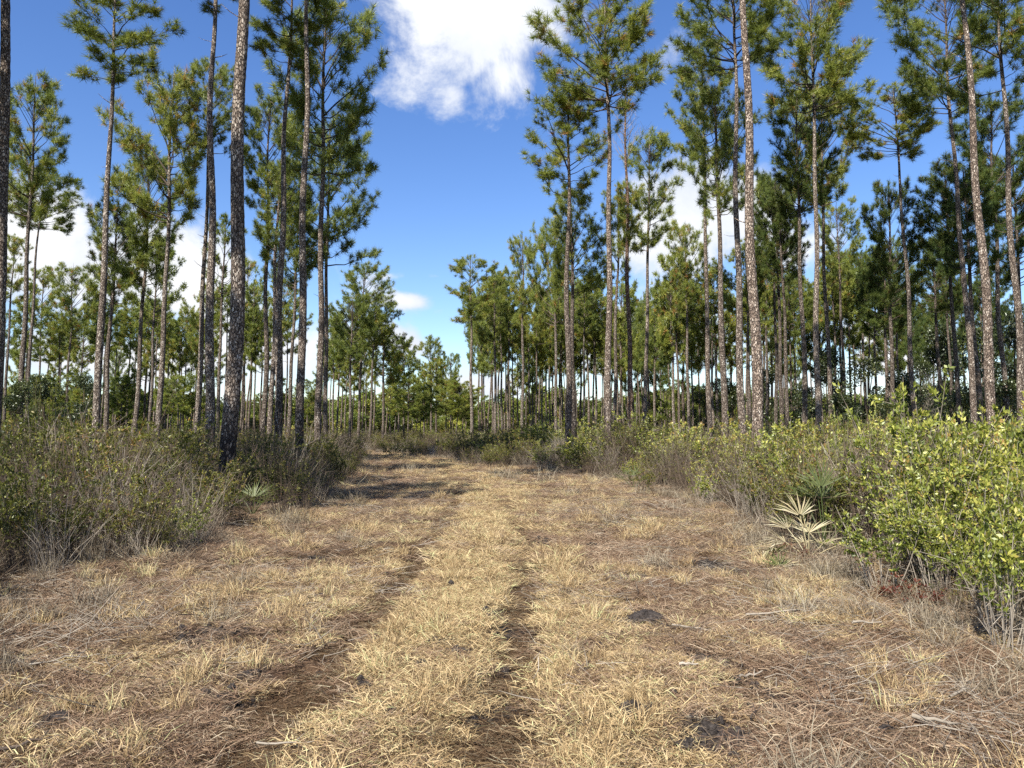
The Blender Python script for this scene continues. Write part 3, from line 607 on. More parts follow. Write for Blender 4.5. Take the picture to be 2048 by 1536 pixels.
G = (.15, 0, .5)
TREES = [
 # pixels of the trunk, distance, trunk diameter, crown top, crown base, crown half width, crown kind, look (red, scorch, pale), detail, label
 ([(-14, 850), (2, 525), (12, 0)], 18, .34, -700, -250, 150, 'round', (.2, 0, .6), 3, 'thick pine trunk cut by the left edge of the picture, crown out of frame'),
 ([(41, 840), (52, 560), (62, 380), (68, 250)], 38, .31, 148, 425, 78, 'round', (.1, .35, .5), 2, 'round crowned pine nearest the left edge with its lower trunk darkened'),
 ([(58, 745), (74, 480), (82, 420)], 55, .30, 330, 450, 70, 'flat', G, 1, 'slim pine close beside the scorched pine at the left edge, low small crown'),
 ([(10, 800), (22, 590), (26, 540)], 63, .29, 468, 600, 42, 'loose', G, 1, 'small crowned pine left of the scorched pine, its crown touching the left edge'),
 ([(78, 820), (82, 640), (84, 610)], 82, .28, 532, 650, 34, 'far', G, 1, 'thin distant pine with a small crown just right of the scorched left pine'),
 ([(133, 800), (143, 640), (144, 600)], 72, .30, 525, 670, 45, 'round', G, 1, 'isolated round headed pine in front of the low white cloud at the left'),
 ([(190, 880), (205, 600), (214, 400), (222, 230), (232, 0)], 28, .31, -70, 150, 125, 'loose', (.1, 0, .75), 3, 'tall pale trunked pine standing alone at the left with open drooping limbs'),
 ([(209, 860), (218, 700), (226, 560), (232, 490)], 41, .30, 395, 600, 58, 'round', (.2, 0, .55), 2, 'pine right behind the tall pale trunk at the left, crown half its height'),
 ([(318, 825), (327, 660), (335, 514), (338, 342), (342, 260)], 34, .29, 128, 430, 88, 'round', (.1, 0, .75), 2, 'pale straight pine with a deep full crown right of the tall lone pine'),
 ([(270, 858), (282, 670), (293, 480), (297, 400)], 42, .30, 300, 560, 66, 'round', (.15, 0, .65), 2, 'leaning pale pine with a low full crown left of the deep crowned pine'),
 ([(301, 825), (309, 617), (312, 540)], 60, .29, 470, 640, 45, 'far', G, 1, 'thin pine trunk squeezed between two pale leaning pines'),
 ([(255, 800), (261, 685), (263, 640)], 85, .28, 588, 700, 34, 'far', G, 1, 'distant small pine seen in the gap right of the tall lone pine'),
 ([(355, 850), (359, 740), (360, 700)], 92, .28, 638, 745, 32, 'far', G, 1, 'small umbrella headed pine in the sky gap left of the twin trunks'),
 ([(395, 858), (406, 582), (412, 440), (418, 300)], 36, .30, 115, 300, 56, 'round', (.1, 0, .7), 2, 'pale trunk directly left of the dark trunk with two snags'),
 ([(418, 856), (422, 685), (422, 444), (423, 205), (428, 0)], 25, .33, -230, -20, 120, 'round', (.1, .0, .75), 3, 'pine with pale upper trunk and dead snags near the top edge'),
 ([(459, 924), (468, 720), (478, 342), (485, 0)], 16, .36, -900, -330, 170, 'round', (.15, .33, .62), 3, 'thickest pine on the left with a blackened base in the brush'),
 ([(436, 825), (444, 582), (448, 520)], 52, .29, 430, 600, 40, 'far', G, 1, 'pine behind the thickest trunk showing on its left side'),
 ([(555, 842), (560, 582), (564, 478), (569, 273), (581, 68)], 28, .32, -90, 120, 105, 'loose', (.15, .5, .65), 3, 'pine with a crooked pale top and dark lower trunk, left of the straight pale pine'),
 ([(529, 855), (533, 600), (536, 340), (538, 290)], 38, .30, 185, 400, 62, 'round', (.2, .4, .4), 2, 'dark lower trunk between the thickest pine and the crooked topped pine'),
 ([(538, 890), (547, 720), (552, 480), (556, 420)], 37, .29, 320, 520, 55, 'round', (.15, 0, .7), 2, 'slim pale trunk touching the dark trunk of the crooked topped pine'),
 ([(601, 890), (603, 650), (607, 444), (613, 205), (615, 0)], 26, .32, -260, -30, 130, 'round', (.15, .6, .65), 3, 'straight pine whose pale trunk turns black below the middle, right of the crooked one'),
 ([(577, 858), (584, 720), (592, 540), (596, 470)], 48, .29, 375, 570, 50, 'round', G, 2, 'pale thin pine showing between the crooked pine and the straight pine'),
 ([(637, 884), (641, 650), (644, 410), (646, 205), (650, 100)], 31, .31, -35, 330, 108, 'round', (.2, 0, .5), 3, 'broad dark crowned pine at the edge of the open sky on the left'),
 ([(651, 874), (653, 548), (655, 430), (657, 370)], 41, .29, 245, 520, 85, 'round', (.2, .3, .5), 2, 'pine twinned behind the broad dark crowned pine, green lower crown'),
 ([(486, 850), (492, 650), (494, 600)], 80, .28, 515, 660, 36, 'far', G, 1, 'distant pine showing right of the thickest trunk, crown half way up'),
 ([(508, 850), (511, 720), (512, 690)], 90, .28, 620, 720, 30, 'far', G, 1, 'distant pine with a tiny crown left of the pair of pale and dark trunks'),
 ([(699, 874), (702, 700), (704, 640)], 64, .29, 590, 720, 44, 'round', G, 1, 'pine with lit trunk next right of the broad dark crowned pine'),
 ([(716, 874), (721, 760), (727, 600)], 66, .29, 525, 665, 52, 'round', G, 1, 'tallest of the small pines stepping down to the track on the left'),
 ([(740, 874), (747, 690), (751, 640)], 70, .29, 585, 690, 44, 'flat', G, 1, 'pine with a wide top second in the row stepping down to the track'),
 ([(766, 884), (767, 740), (768, 700)], 72, .32, 640, 765, 36, 'round', (.2, .3, .4), 1, 'darker trunked pine in the row stepping down to the left of the track'),
 ([(807, 874), (808, 740), (808, 720)], 88, .27, 672, 765, 26, 'far', G, 1, 'last slim pine of the left row before the open track'),
 ([(797, 874), (798, 790), (798, 760)], 98, .25, 700, 790, 20, 'far', G, 0, 'hair thin pine just left of the last slim pine by the track'),
 ([(863, 874), (862, 780), (861, 740)], 86, .28, 672, 775, 34, 'round', G, 1, 'round topped pine of the small clump where the track bends away'),
 ([(873, 880), (872, 800), (872, 760)], 82, .27, 715, 800, 24, 'far', (.2, .3, .4), 1, 'dark trunked pine of the small clump where the track bends away'),
 ([(848, 874), (848, 820), (848, 790)], 95, .24, 740, 810, 20, 'far', G, 0, 'thinnest pine of the small clump where the track bends away'),
 ([(901, 874), (901, 800), (901, 760)], 92, .27, 703, 790, 24, 'flat', G, 1, 'lone umbrella topped pine right of the small clump at the bend'),
 ([(943, 868), (942, 617), (941, 570)], 61, .30, 508, 640, 60, 'loose', (.1, 0, .75), 2, 'leftmost tall pine right of the sky gap with branches reaching left'),
 ([(958, 858), (957, 700), (957, 680)], 84, .26, 590, 730, 28, 'far', G, 1, 'thin pine close behind the leftmost tall pine right of the gap'),
 ([(991, 874), (990, 700), (989, 640)], 66, .30, 538, 680, 40, 'round', (.2, 0, .6), 2, 'dense crowned pine second right of the sky gap'),
 ([(985, 874), (985, 760), (985, 720)], 72, .26, 620, 740, 30, 'far', (.2, .3, .35), 1, 'dark thin trunk hugging the second pine right of the gap'),
 ([(1045, 868), (1046, 582), (1046, 540)], 59, .29, 463, 650, 44, 'loose', G, 2, 'pine with a sparse pointed crown left of the yellow green crowns'),
 ([(1015, 868), (1017, 700), (1018, 640)], 72, .28, 555, 690, 42, 'round', G, 1, 'pine between the dense crowned one and the sparse pointed one'),
 ([(1112, 868), (1111, 548), (1110, 520)], 58, .29, 436, 640, 52, 'flat', (.2, 0, .5), 2, 'pine left of the twin trunks with a wide thin crown'),
 ([(1138, 900), (1135, 650), (1135, 513), (1137, 376), (1138, 280)], 32, .31, 165, 385, 98, 'loose', (.25, .0, .4), 3, 'pine with long level limbs sticking out left into the blue sky'),
 ([(1147, 890), (1145, 700), (1144, 560)], 36, .30, 372, 580, 66, 'round', (.2, .6, .25), 2, 'black trunk pressed against the pine with long level limbs'),
 ([(1193, 872), (1191, 700), (1190, 660)], 72, .28, 548, 690, 42, 'round', G, 1, 'small round pine left of the tall broad topped pine'),
 ([(1215, 892), (1218, 600), (1219, 308), (1214, 171), (1212, 100)], 31, .32, -30, 205, 128, 'flat', (.25, 0, .72), 3, 'tall pine right of the big cloud with a broad crown reaching the top edge'),
 ([(1228, 872), (1232, 640), (1236, 500)], 44, .27, 378, 560, 44, 'loose', G, 2, 'slim pine behind the broad topped pine on its right'),
 ([(1290, 888), (1294, 640), (1296, 513), (1297, 393), (1299, 330)], 44, .28, 256, 490, 72, 'loose', (.15, 0, .75), 2, 'pale slender pine with a ragged crown right of the bare topped tree'),
 ([(1377, 840), (1373, 600), (1372, 560)], 58, .29, 438, 620, 46, 'round', G, 1, 'bright crowned small pine in front of the right cloud'),
 ([(1420, 884), (1413, 617), (1412, 513), (1408, 273), (1406, 220)], 38, .29, 112, 325, 62, 'round', (.2, .45, .6), 2, 'full crowned pine left of the tallest right trunks, black low on its trunk'),
 ([(1449, 858), (1444, 650), (1439, 513), (1434, 273), (1432, 250)], 31, .31, 165, 420, 66, 'round', (.2, 0, .45), 3, 'grey trunk next right of the full crowned pine, crown mixed with it'),
 ([(1486, 874), (1478, 650), (1475, 513), (1472, 308), (1470, 103)], 28, .31, -70, 130, 112, 'flat', (.2, 0, .6), 3, 'pine just left of the thickest right trunk, wide crown at the top edge'),
 ([(1515, 874), (1509, 650), (1502, 478), (1496, 239), (1487, 0)], 21, .34, -430, -90, 150, 'round', (.3, 0, .85), 3, 'thickest speckled pine trunk on the right, running out of the top edge'),
 ([(1500, 860), (1497, 700), (1494, 600)], 46, .28, 480, 620, 46, 'round', (.2, .5, .3), 1, 'dark trunk in the slot left of the thickest speckled trunk'),
 ([(1635, 806), (1633, 720), (1633, 513), (1630, 308), (1626, 171)], 34, .30, -30, 210, 112, 'flat', (.15, 0, .75), 3, 'pale pine with a wide airy crown at the top, right of the thickest right trunk'),
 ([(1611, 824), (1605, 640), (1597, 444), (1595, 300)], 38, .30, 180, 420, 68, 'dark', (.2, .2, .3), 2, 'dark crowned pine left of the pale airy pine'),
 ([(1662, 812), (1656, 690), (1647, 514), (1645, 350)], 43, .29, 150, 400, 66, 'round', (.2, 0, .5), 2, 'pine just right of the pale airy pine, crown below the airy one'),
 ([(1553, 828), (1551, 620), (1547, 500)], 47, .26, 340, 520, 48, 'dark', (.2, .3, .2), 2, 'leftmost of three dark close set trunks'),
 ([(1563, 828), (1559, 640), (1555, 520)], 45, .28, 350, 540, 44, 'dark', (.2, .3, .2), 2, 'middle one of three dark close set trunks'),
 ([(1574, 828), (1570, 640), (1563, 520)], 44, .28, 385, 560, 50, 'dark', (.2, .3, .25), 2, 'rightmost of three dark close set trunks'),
 ([(1690, 824), (1683, 640), (1677, 514)], 54, .28, 400, 560, 42, 'round', (.2, .2, .3), 2, 'dark trunked pine with a small round crown right of the airy pine'),
 ([(1702, 840), (1697, 600), (1696, 570)], 68, .26, 498, 630, 38, 'flat', G, 1, 'yellow tinged small pine right of the small round crowned one'),
 ([(1674, 824), (1668, 640), (1666, 600)], 60, .26, 500, 640, 36, 'far', G, 1, 'thin pine trunk behind the airy pine, nearly hidden'),
 ([(1826, 790), (1816, 582), (1803, 410), (1792, 239), (1789, 210)], 37, .28, 165, 300, 92, 'flat', (.15, 0, .4), 2, 'leaning pine with an umbrella crown standing free against blue on the right'),
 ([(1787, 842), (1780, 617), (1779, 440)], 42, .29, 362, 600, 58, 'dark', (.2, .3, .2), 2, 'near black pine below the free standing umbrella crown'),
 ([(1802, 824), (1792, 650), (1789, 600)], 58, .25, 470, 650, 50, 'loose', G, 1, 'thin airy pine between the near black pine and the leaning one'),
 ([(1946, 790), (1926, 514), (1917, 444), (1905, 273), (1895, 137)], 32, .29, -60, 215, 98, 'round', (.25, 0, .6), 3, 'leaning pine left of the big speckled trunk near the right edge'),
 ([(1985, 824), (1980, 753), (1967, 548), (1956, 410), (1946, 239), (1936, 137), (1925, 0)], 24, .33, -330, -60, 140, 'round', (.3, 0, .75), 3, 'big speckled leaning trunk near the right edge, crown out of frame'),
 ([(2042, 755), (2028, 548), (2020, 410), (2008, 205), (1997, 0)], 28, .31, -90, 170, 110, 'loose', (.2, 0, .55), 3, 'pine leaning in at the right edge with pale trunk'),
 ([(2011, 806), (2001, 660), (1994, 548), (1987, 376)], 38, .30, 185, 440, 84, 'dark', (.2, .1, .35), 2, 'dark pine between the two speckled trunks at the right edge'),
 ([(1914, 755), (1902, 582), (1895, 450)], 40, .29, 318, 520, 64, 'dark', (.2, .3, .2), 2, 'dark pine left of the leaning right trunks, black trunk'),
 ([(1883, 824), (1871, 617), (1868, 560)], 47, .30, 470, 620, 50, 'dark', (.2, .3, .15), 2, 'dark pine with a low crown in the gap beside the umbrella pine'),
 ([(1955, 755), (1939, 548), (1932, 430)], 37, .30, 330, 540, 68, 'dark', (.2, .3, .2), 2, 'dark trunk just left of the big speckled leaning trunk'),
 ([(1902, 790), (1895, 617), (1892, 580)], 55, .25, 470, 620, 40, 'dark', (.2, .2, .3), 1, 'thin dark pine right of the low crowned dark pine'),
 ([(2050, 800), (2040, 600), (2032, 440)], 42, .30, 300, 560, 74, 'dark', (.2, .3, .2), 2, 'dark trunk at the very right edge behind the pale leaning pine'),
]
for (pix, d, D, yt, yb, hw, kind, look, det, lab) in TREES:
    pine(pix, d, D, yt, yb, hw, kind, lab, look, detail=det)

# the one with a dead bare top
t = pine([(1263, 892), (1258, 685), (1255, 513), (1253, 342), (1251, 205), (1250, 160)], 39, .30, 128, 480, 40, 'loose', 'pine with a dead bare twiggy top and reddish flaking lower trunk', (.9, 0, .8), detail=3)
crown = [c for c in t.children if c.name.startswith('crown')][0]; crown.location.z = at(1253, 500, 39).z; crown.scale = (.5, .5, .62)
bt = mobj('bare_twigs', bare_crown(), t); p = at(1253, 330, 39); bt.location = (p.x - t.location.x, 0, p.z); bt['label'] = 'dead leafless top'

# more pines standing between and behind, farther off
rr = random.Random(5); used = [(t_[0][0][0], t_[1]) for t_ in TREES]
MARKS = [(0, 'the left edge'), (41, 'the scorched round crowned pine'), (133, 'the isolated round headed pine'), (190, 'the tall lone pale pine'), (270, 'the leaning pale pine'),
         (318, 'the deep crowned pine'), (418, 'the pine with two snags'), (465, 'the thickest left trunk'), (555, 'the crooked topped pine'), (601, 'the straight black based pine'), (645, 'the broad dark crowned pine'),
         (716, 'the tallest of the stepping row'), (766, 'the dark trunked row pine'), (808, 'the last slim pine of the left row'), (862, 'the small clump at the bend'), (901, 'the umbrella topped pine at the bend'), (943, 'the leftmost tall pine right of the gap'), (991, 'the dense crowned pine'), (1045, 'the sparse pointed pine'), (1112, 'the wide thin crowned pine'),
         (1138, 'the pine with level limbs'), (1193, 'the small round pine'), (1215, 'the tall broad topped pine'), (1263, 'the bare topped pine'), (1290, 'the ragged slender pine'), (1377, 'the bright small pine'), (1420, 'the full crowned right pine'), (1449, 'the grey trunk'), (1515, 'the thickest speckled trunk'),
         (1563, 'the three dark trunks'), (1635, 'the pale airy pine'), (1690, 'the dark small round crowned pine'), (1787, 'the near black pine'), (1826, 'the umbrella pine'), (1883, 'the low crowned dark pine'), (1946, 'the leaning right pine'), (2000, 'the big speckled leaning trunk'), (2060, 'the right edge')]
ORD = ['first', 'second', 'third', 'fourth', 'fifth', 'sixth', 'seventh', 'eighth', 'ninth', 'tenth', 'eleventh']
FILL = []
def fill(x0, x1, y0, y1, count, what, group, H0=15.5, kinds=('far',), dmin=50, dmax=125, hwm=(1.3, 2.0), cl=(.25, .6)):
    made = 0; tries = 0
    while made < count and tries < 4000:
        tries += 1; px = rr.uniform(x0, x1); yt = rr.uniform(y0, y1); H = H0 * rr.uniform(.88, 1.1); d = (H - 1.6) * F / (HORIZ - yt)
        if not dmin < d < dmax or any(abs(px - ux) < 5 for ux, ud in used) : continue
        used.append((px, d)); lean = rr.gauss(0, 4) + (1024 - px) * .012; D = rr.uniform(.22, .3) * (H0 / 15.5) ** .7; hpx = HORIZ - yt
        yb = yt + hpx * rr.uniform(*cl); hw = rr.uniform(*hwm) / d * F
        t = pine([(px, 850), (px + lean * .6, (850 + yt) / 2), (px + lean, yt + hpx * .12)], d, D, yt, yb, hw, rr.choice(kinds), what, (rr.uniform(.05, .4), rr.choice([0, 0, .2, .35]), rr.uniform(.3, .8)), group, 1, rr.randrange(99999), None, 2)
        FILL.append((px, what, t)); made += 1
DL, DM, DR, DT, DE = 'distant pines left of the track', 'distant pines behind the left row', 'distant pines right of the track', 'distant pines behind the tall right pines', 'dark pines deep in the stand on the right'
fill(0, 600, 550, 720, 36, 'distant slender pine', DL, kinds=('far', 'far', 'round'))
fill(640, 780, 620, 730, 12, 'distant slender pine', DM)
fill(950, 1310, 545, 735, 40, 'distant slender pine', DR, kinds=('far', 'far', 'round'))
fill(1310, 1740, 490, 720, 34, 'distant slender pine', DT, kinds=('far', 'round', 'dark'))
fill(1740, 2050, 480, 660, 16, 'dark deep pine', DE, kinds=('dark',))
YG = 'young low pines on the horizon'
fill(0, 760, 740, 800, 20, 'low young pine', YG, 7.0, ('far', 'round'), 48, 118, (1.2, 1.9), (.6, .8))
fill(780, 1500, 750, 805, 16, 'low young pine', YG, 7.0, ('far', 'round'), 55, 118, (1.2, 1.9), (.6, .8))
cells = {}
for px, what, t in sorted(FILL, key=lambda q: q[0]):
    k = max(i for i, m_ in enumerate(MARKS) if m_[0] <= max(px, 0)); k = min(k, len(MARKS) - 2); cells.setdefault((what, k), []).append(t)
for (what, k), ts in cells.items():
    for j, t in enumerate(ts):
        t['label'] = '%s %s to the right of %s' % (ORD[min(j, 10)], what, MARKS[k][1])
# pines beside the photographer, whose shade falls across the far track and the left trunks
for k, (x, y, H) in enumerate([(-9.9, 7.5, 17), (-11.5, 12.0, 16), (-13.6, 15.5, 16), (-19, 5, 17), (-21, 12, 16), (-22, -2, 17), (15, -3, 17), (19, 6, 18), (17, -9, 17), (23, 1, 17), (14.5, 3.5, 16)]):
    t = tag(empty('pine_tree', (x, y, 0)), '%s pine standing beside the photographer on the %s of the track' % (ORD[k % 6], 'left' if x < 0 else 'right'), 'pine tree', 'pines beside the photographer')
    t_o = mobj('trunk', trunk_mesh([(0, 0, -.3), (0, 0, H)], .16, H, k, 1), t); t_o.color = (.2, 0, .6, 1)
    cm, nm = CROWNS['round'][k % 3]; c = mobj('crown', cm, t); mobj('needles', nm, c); c.location = (0, 0, H * .66); c.scale = (1, 1, H * .34 / 6); c.rotation_euler = (0, 0, k)

# ---------------------------------------------------------------- hardwoods and the far wood
def leafy_tree(seed, H, R, nlf, mat, ll, z0=.1, lobes=16):
    r = np.random.default_rng(seed); lb, wb = MB(), MB()
    tube(wb, [(0, 0, -.2), (r.normal(0, .1), r.normal(0, .1), H * .4), (r.normal(0, .2), r.normal(0, .2), H * .85)], [.035 * H * .5, .022 * H * .5, .01], 6, .5)
    cs = []
    for k in range(lobes):
        t = r.uniform(z0, .95); w = math.sin(min(max((t + .12) / 1.1, 0), 1) * math.pi) ** .7; a = r.uniform(0, 6.28); q = R * w * r.uniform(.2, .8)
        c = np.array([math.cos(a) * q, math.sin(a) * q, t * H]); cs.append((c, R * r.uniform(.22, .42))); m_ = c * .5; m_[2] = c[2] * .7
        tube(wb, [(0, 0, c[2] * .45), m_, c], [.03, .02, .01], 3, .5)
    per = nlf // lobes
    for c, rad in cs:
        d = unit(r.normal(size=(per, 3))); P = c + d * rad * r.uniform(.45, 1.08, (per, 1)) ** .7 * np.array([1, 1, .75]); P[:, 2] = np.maximum(P[:, 2], .1)
        ti = np.clip(r.normal(.45, .2) + r.normal(0, .12, per), 0, .98)
        leaves(lb, P, unit(d + r.normal(0, .7, (per, 3))), r.uniform(.7, 1.3, per) * ll, ll * .55, ti, r)
    return wb.mesh('trunk', M['twig']), lb.mesh('crown', mat)
HARD = [leafy_tree(300 + s, 6, 2.2, 5200, M['leaf_hard'], .16) for s in range(4)]
FARW = [join2(*leafy_tree(320 + s, 8, 2.6, 2600, M['needles'] if s % 3 else M['leaf_olive'], .34, .12, 14), 'far') for s in range(6)]
FW = protos('far_tree', FARW)
x, y = [], []
for y0, y1, m in ((118, 135, 150), (135, 160, 210), (160, 215, 380)):
    yy = RNG.uniform(y0, y1, m); x.append(RNG.uniform(-1, 1, m) * (yy * .72 + 5)); y.append(yy)
x = np.concatenate(x); y = np.concatenate(y); m = len(x)
sz = (.84 + .05 * (y - 118) / 20) * RNG.uniform(.8, 1.25, m) * (1 + .2 * vnoise(x, y, 61, .09))
sz *= np.where((np.abs(x / y + .09) < .05), .8, 1.0)
scatter('far_woods', FW, np.stack([x, y, 0 * x], -1), np.stack([0 * x, 0 * x, RNG.uniform(0, 6.28, m)], -1), np.stack([sz * 1.1, sz * 1.1, sz], -1), RNG.integers(0, 6, m), 'distant mixed wood closing the view along the horizon')
def hardwood(px, d, ytop, wpx, k, label, group=None):
    p = ground(px, HORIZ + CAMH * F / d); H = at(px, ytop, d).z
    t = tag(empty('broadleaf_tree', (at(px, HORIZ, d).x, d, 0), k * 1.3), label, 'tree', group)
    wm, lm = HARD[k % 4]; a = mobj('trunk', wm, t); b = mobj('crown', lm, t); s = wpx / F * d / 2.2
    for o in (a, b): o.scale = (s, s, H / 6)
for k, a in enumerate([
 (1600, 46, 770, 60, 'low dark evergreen tree between the three dark trunks and the airy pine'),
 (1655, 52, 700, 55, 'dark broadleaf tree behind the airy pine trunk'),
 (1735, 55, 705, 62, 'grey green broadleaf tree below the low clouds on the right'),
 (1800, 50, 735, 60, 'low bushy tree left of the near black pine'),
 (1845, 58, 720, 50, 'bushy evergreen left of the bare grey bush'),
 (1885, 62, 655, 66, 'domed yellow green broadleaf tree right of the umbrella pine'),
 (1960, 55, 640, 75, 'dark broadleaf tree behind the big speckled leaning trunk'),
 (2030, 50, 600, 80, 'tallest dark broadleaf tree at the right edge'),
 (1540, 58, 735, 50, 'broadleaf tree right of the thickest speckled trunk'),
 (1690, 42, 790, 60, 'low dark thicket tree right of the airy pine'),
 (1770, 40, 800, 60, 'low dark thicket tree under the near black pine'),
 (1920, 42, 770, 70, 'low dark thicket tree left of the big leaning trunk'),
 (2020, 38, 760, 70, 'low dark thicket tree at the right edge'),
 (1470, 66, 770, 46, 'small dark evergreen left of the thickest speckled trunk'),
 (1405, 70, 780, 40, 'small dark evergreen behind the full crowned pine'),
 (90, 40, 745, 48, 'broadleaf sapling clump between the two left edge pines'),
 (165, 52, 745, 42, 'bushy small tree left of the tall lone pine'),
 (30, 36, 765, 50, 'bushy small tree at the left edge behind the brush')]):
    hardwood(*a[:4], k, a[4])
# leafless grey bush on the right
bb = tag(empty('bare_bush', at(1862, HORIZ, 52).xyz * 1), 'leafless grey pink bush among the dark trees on the right', 'bush'); bb.location.z = 0
bo = mobj('stems', bare_crown(77, 4.6, 2.4), bb); bo.location = (0, 0, 1.6); bo.scale = (.95, .95, .8)

# ---------------------------------------------------------------- single shrubs one can point at
def shrub(px, py, h, wd, kind, k, label, group=None, name='shrub'):
    p = ground(px, py); st, lf = {'olive': olive, 'bright': bright, 'twig': brushy}[kind][k % 4]
    t = tag(empty(name, (p.x, p.y, float(height(np.array(p.x), np.array(p.y)))), k * 1.7), label, 'shrub', group)
    for o in (mobj('stems', st, t), mobj('foliage', lf, t)): o.scale = (wd, wd, h / 1.1)
    return t
for k, a in enumerate([
 (1765, 1180, .95, 1.0, 'bright', 'yellow green shrub right of the palmettos, leaning over the cleared verge'),
 (1880, 1190, 1.15, 1.0, 'bright', 'yellow leaved shrub above the patch of red leaves'),
 (2010, 1300, 1.35, 1.0, 'bright', 'shrub with long bare grey stems at the right edge'),
 (1650, 1095, 1.0, .9, 'olive', 'olive shrub behind the green palmetto'),
 (1570, 1075, .95, .9, 'olive', 'dark green shrub left of the palmettos below the thickest right trunk'),
 (1940, 1120, 1.7, .9, 'bright', 'tall sapling shoot rising before the leaning right trunks'),
 (1410, 1012, .8, .9, 'bright', 'low light green shrub where the right brush begins'),
 (1290, 985, .75, .9, 'olive', 'low green shrub beside the fan of yellow palmetto'),
 (940, 934, 1.0, 1.6, 'twig', 'grey dead bush at the inside of the bend'),
 (985, 938, 1.0, 1.3, 'olive', 'green bush right of the grey dead bush at the bend'),
 (790, 914, .9, 2.2, 'olive', 'dark low bush left of where the track vanishes'),
 (820, 912, .75, 1.6, 'olive', 'smaller dark bush touching the vanishing track'),
 (560, 1035, 1.1, 1.1, 'twig', 'brown twiggy bush right of the left palmetto'),
 (640, 1005, 1.15, 1.2, 'twig', 'dark brown bush at the point of the left brush'),
 (440, 1060, 1.0, .9, 'olive', 'shiny leaved green shrub left of the left palmetto'),
 (230, 1080, 1.25, 1.0, 'bright', 'bright green leafy shrub below the tall lone pine'),
 (120, 1130, 1.0, .9, 'olive', 'vine like shrub hanging over the left verge'),
 (40, 1150, 1.5, 1.0, 'olive', 'tall green shrub at the left edge'),
 (330, 1095, .7, .8, 'bright', 'small shrub with lime leaves at the foot of the left brush'),
 (75, 1010, 2.6, .75, 'olive', 'tall leafy sapling rising above the brush before the scorched left pine'),
 (150, 1000, 2.0, .6, 'olive', 'thin sapling above the left brush beside the taller one'),
 (1680, 1010, 2.1, .8, 'bright', 'tall bushy shrub above the right brush below the airy pine'),
 (1770, 1020, 1.9, .7, 'bright', 'pointed shrub above the brush under the near black pine'),
 (1600, 1030, 1.7, .8, 'olive', 'dark shrub standing high right of the thickest speckled trunk'),
 (2030, 1120, 2.0, .8, 'bright', 'tall yellow green shrub at the right edge'),
 (1860, 1060, 1.9, .7, 'twig', 'tall bare stemmed bush in the right brush'),
 (1090, 930, 1.1, 1.2, 'bright', 'yellow green bush left of the pine with level limbs'),
 (1030, 925, 1.2, 1.3, 'olive', 'rounded green bush on the inside of the bend')]):
    shrub(*a[:5], k, a[5])
r_ = np.random.default_rng(8)
RED = shrub_meshes(190, .34, .42, 16, 420, .034, .017, M['leaf_red'], M['twig'], .1, .003)
def red_plant(px, py, s, label):
    p = ground(px, py); t = tag(empty('red_leaved_plant', (p.x, p.y, float(height(np.array(p.x), np.array(p.y)))), px), label, 'plant')
    for o in (mobj('stems', RED[0], t), mobj('foliage', RED[1], t)): o.scale = (s * 1.3, s, s)
red_plant(1850, 1210, .8, 'low plant with dark red leaves under the yellow leaved shrub')
red_plant(1785, 1195, .6, 'smaller clump of dark red leaves left of the larger red one')
red_plant(1600, 1120, .6, 'small red leaved sprig beneath the palmettos')

# ---------------------------------------------------------------- palmettos
def frond_mesh(seed, mat, nl=16, L=.42, spread=2.3, flat=.15):
    r = np.random.default_rng(seed); mb = MB()
    for k in range(nl):
        a = (k / (nl - 1) - .5) * spread; d = unit(np.array([math.sin(a), math.cos(a), r.normal(0, flat)])); l = L * (1 - .25 * abs(a) / spread) * r.uniform(.85, 1.1)
        s = unit(np.cross(d, [0, 0, 1.])); w = .016; up = np.array([0, 0, .006]); dr = np.array([0, 0, -.12 * l * r.uniform(0, 1.5)])
        P0 = d * .03; P1 = d * l * .55; P2 = d * l + dr; tnt = r.uniform(.2, .95)
        mb.add([P0 - s * .004, P0 + s * .004, P1 + s * w * .6 + up, P1 - s * w * .6 + up], [[0, 1, 2, 3]], tnt); mb.add([P1 - s * w * .6 + up, P1 + s * w * .6 + up, P2], [[0, 1, 2]], tnt)
    return mb.mesh('frond', mat)
def stalk_mesh(mat, L):
    mb = MB(); tube(mb, [(0, 0, 0), (0, L * .5, .03 * L), (0, L, 0)], [.009, .007, .006], 4, .5); return mb.mesh('stalk', mat)
def palmetto(px, py, fr, label, s=1.0, Y=None):
    p = ground(px, py); t = tag(empty('palmetto', (p.x, p.y, float(height(np.array(p.x), np.array(p.y))))), label, 'palmetto')
    for k, (az_, el_, L, dead, sz_) in enumerate(fr):
        mt = M['palm_dead'] if dead else M['palm']
        f = mobj('frond', frond_mesh(k + int(px), mt), t); st = mobj('stalk', stalk_mesh(mt, L * s), f)
        R = Matrix.Rotation(math.radians(-az_), 4, 'Z') @ Matrix.Rotation(math.radians(el_), 4, 'X')
        d = R @ Vector((0, 1, 0)); f.matrix_local = Matrix.Translation(d * L * s) @ R @ Matrix.Rotation(math.radians(-18), 4, 'X') @ Matrix.Diagonal((sz_ * s, sz_ * s, sz_ * s, 1))
        st.matrix_parent_inverse = Matrix.Identity(4); st.matrix_local = (Matrix.Translation(d * L * s) @ R @ Matrix.Rotation(math.radians(-18), 4, 'X') @ Matrix.Diagonal((sz_ * s, sz_ * s, sz_ * s, 1))).inverted() @ R
        if dead: f['label'] = 'dried straw coloured frond'
    return t
palmetto(1650, 1105, [(8, 68, .75, 0, 1.1), (-14, 60, .8, 0, 1.0), (28, 62, .75, 0, 1.0), (-45, 40, .55, 0, .9), (60, 45, .5, 0, .9), (0, 84, .85, 0, 1.1), (-22, 40, .45, 1, .8)], 'green palmetto with stiff upright fans beside the yellow shrub')
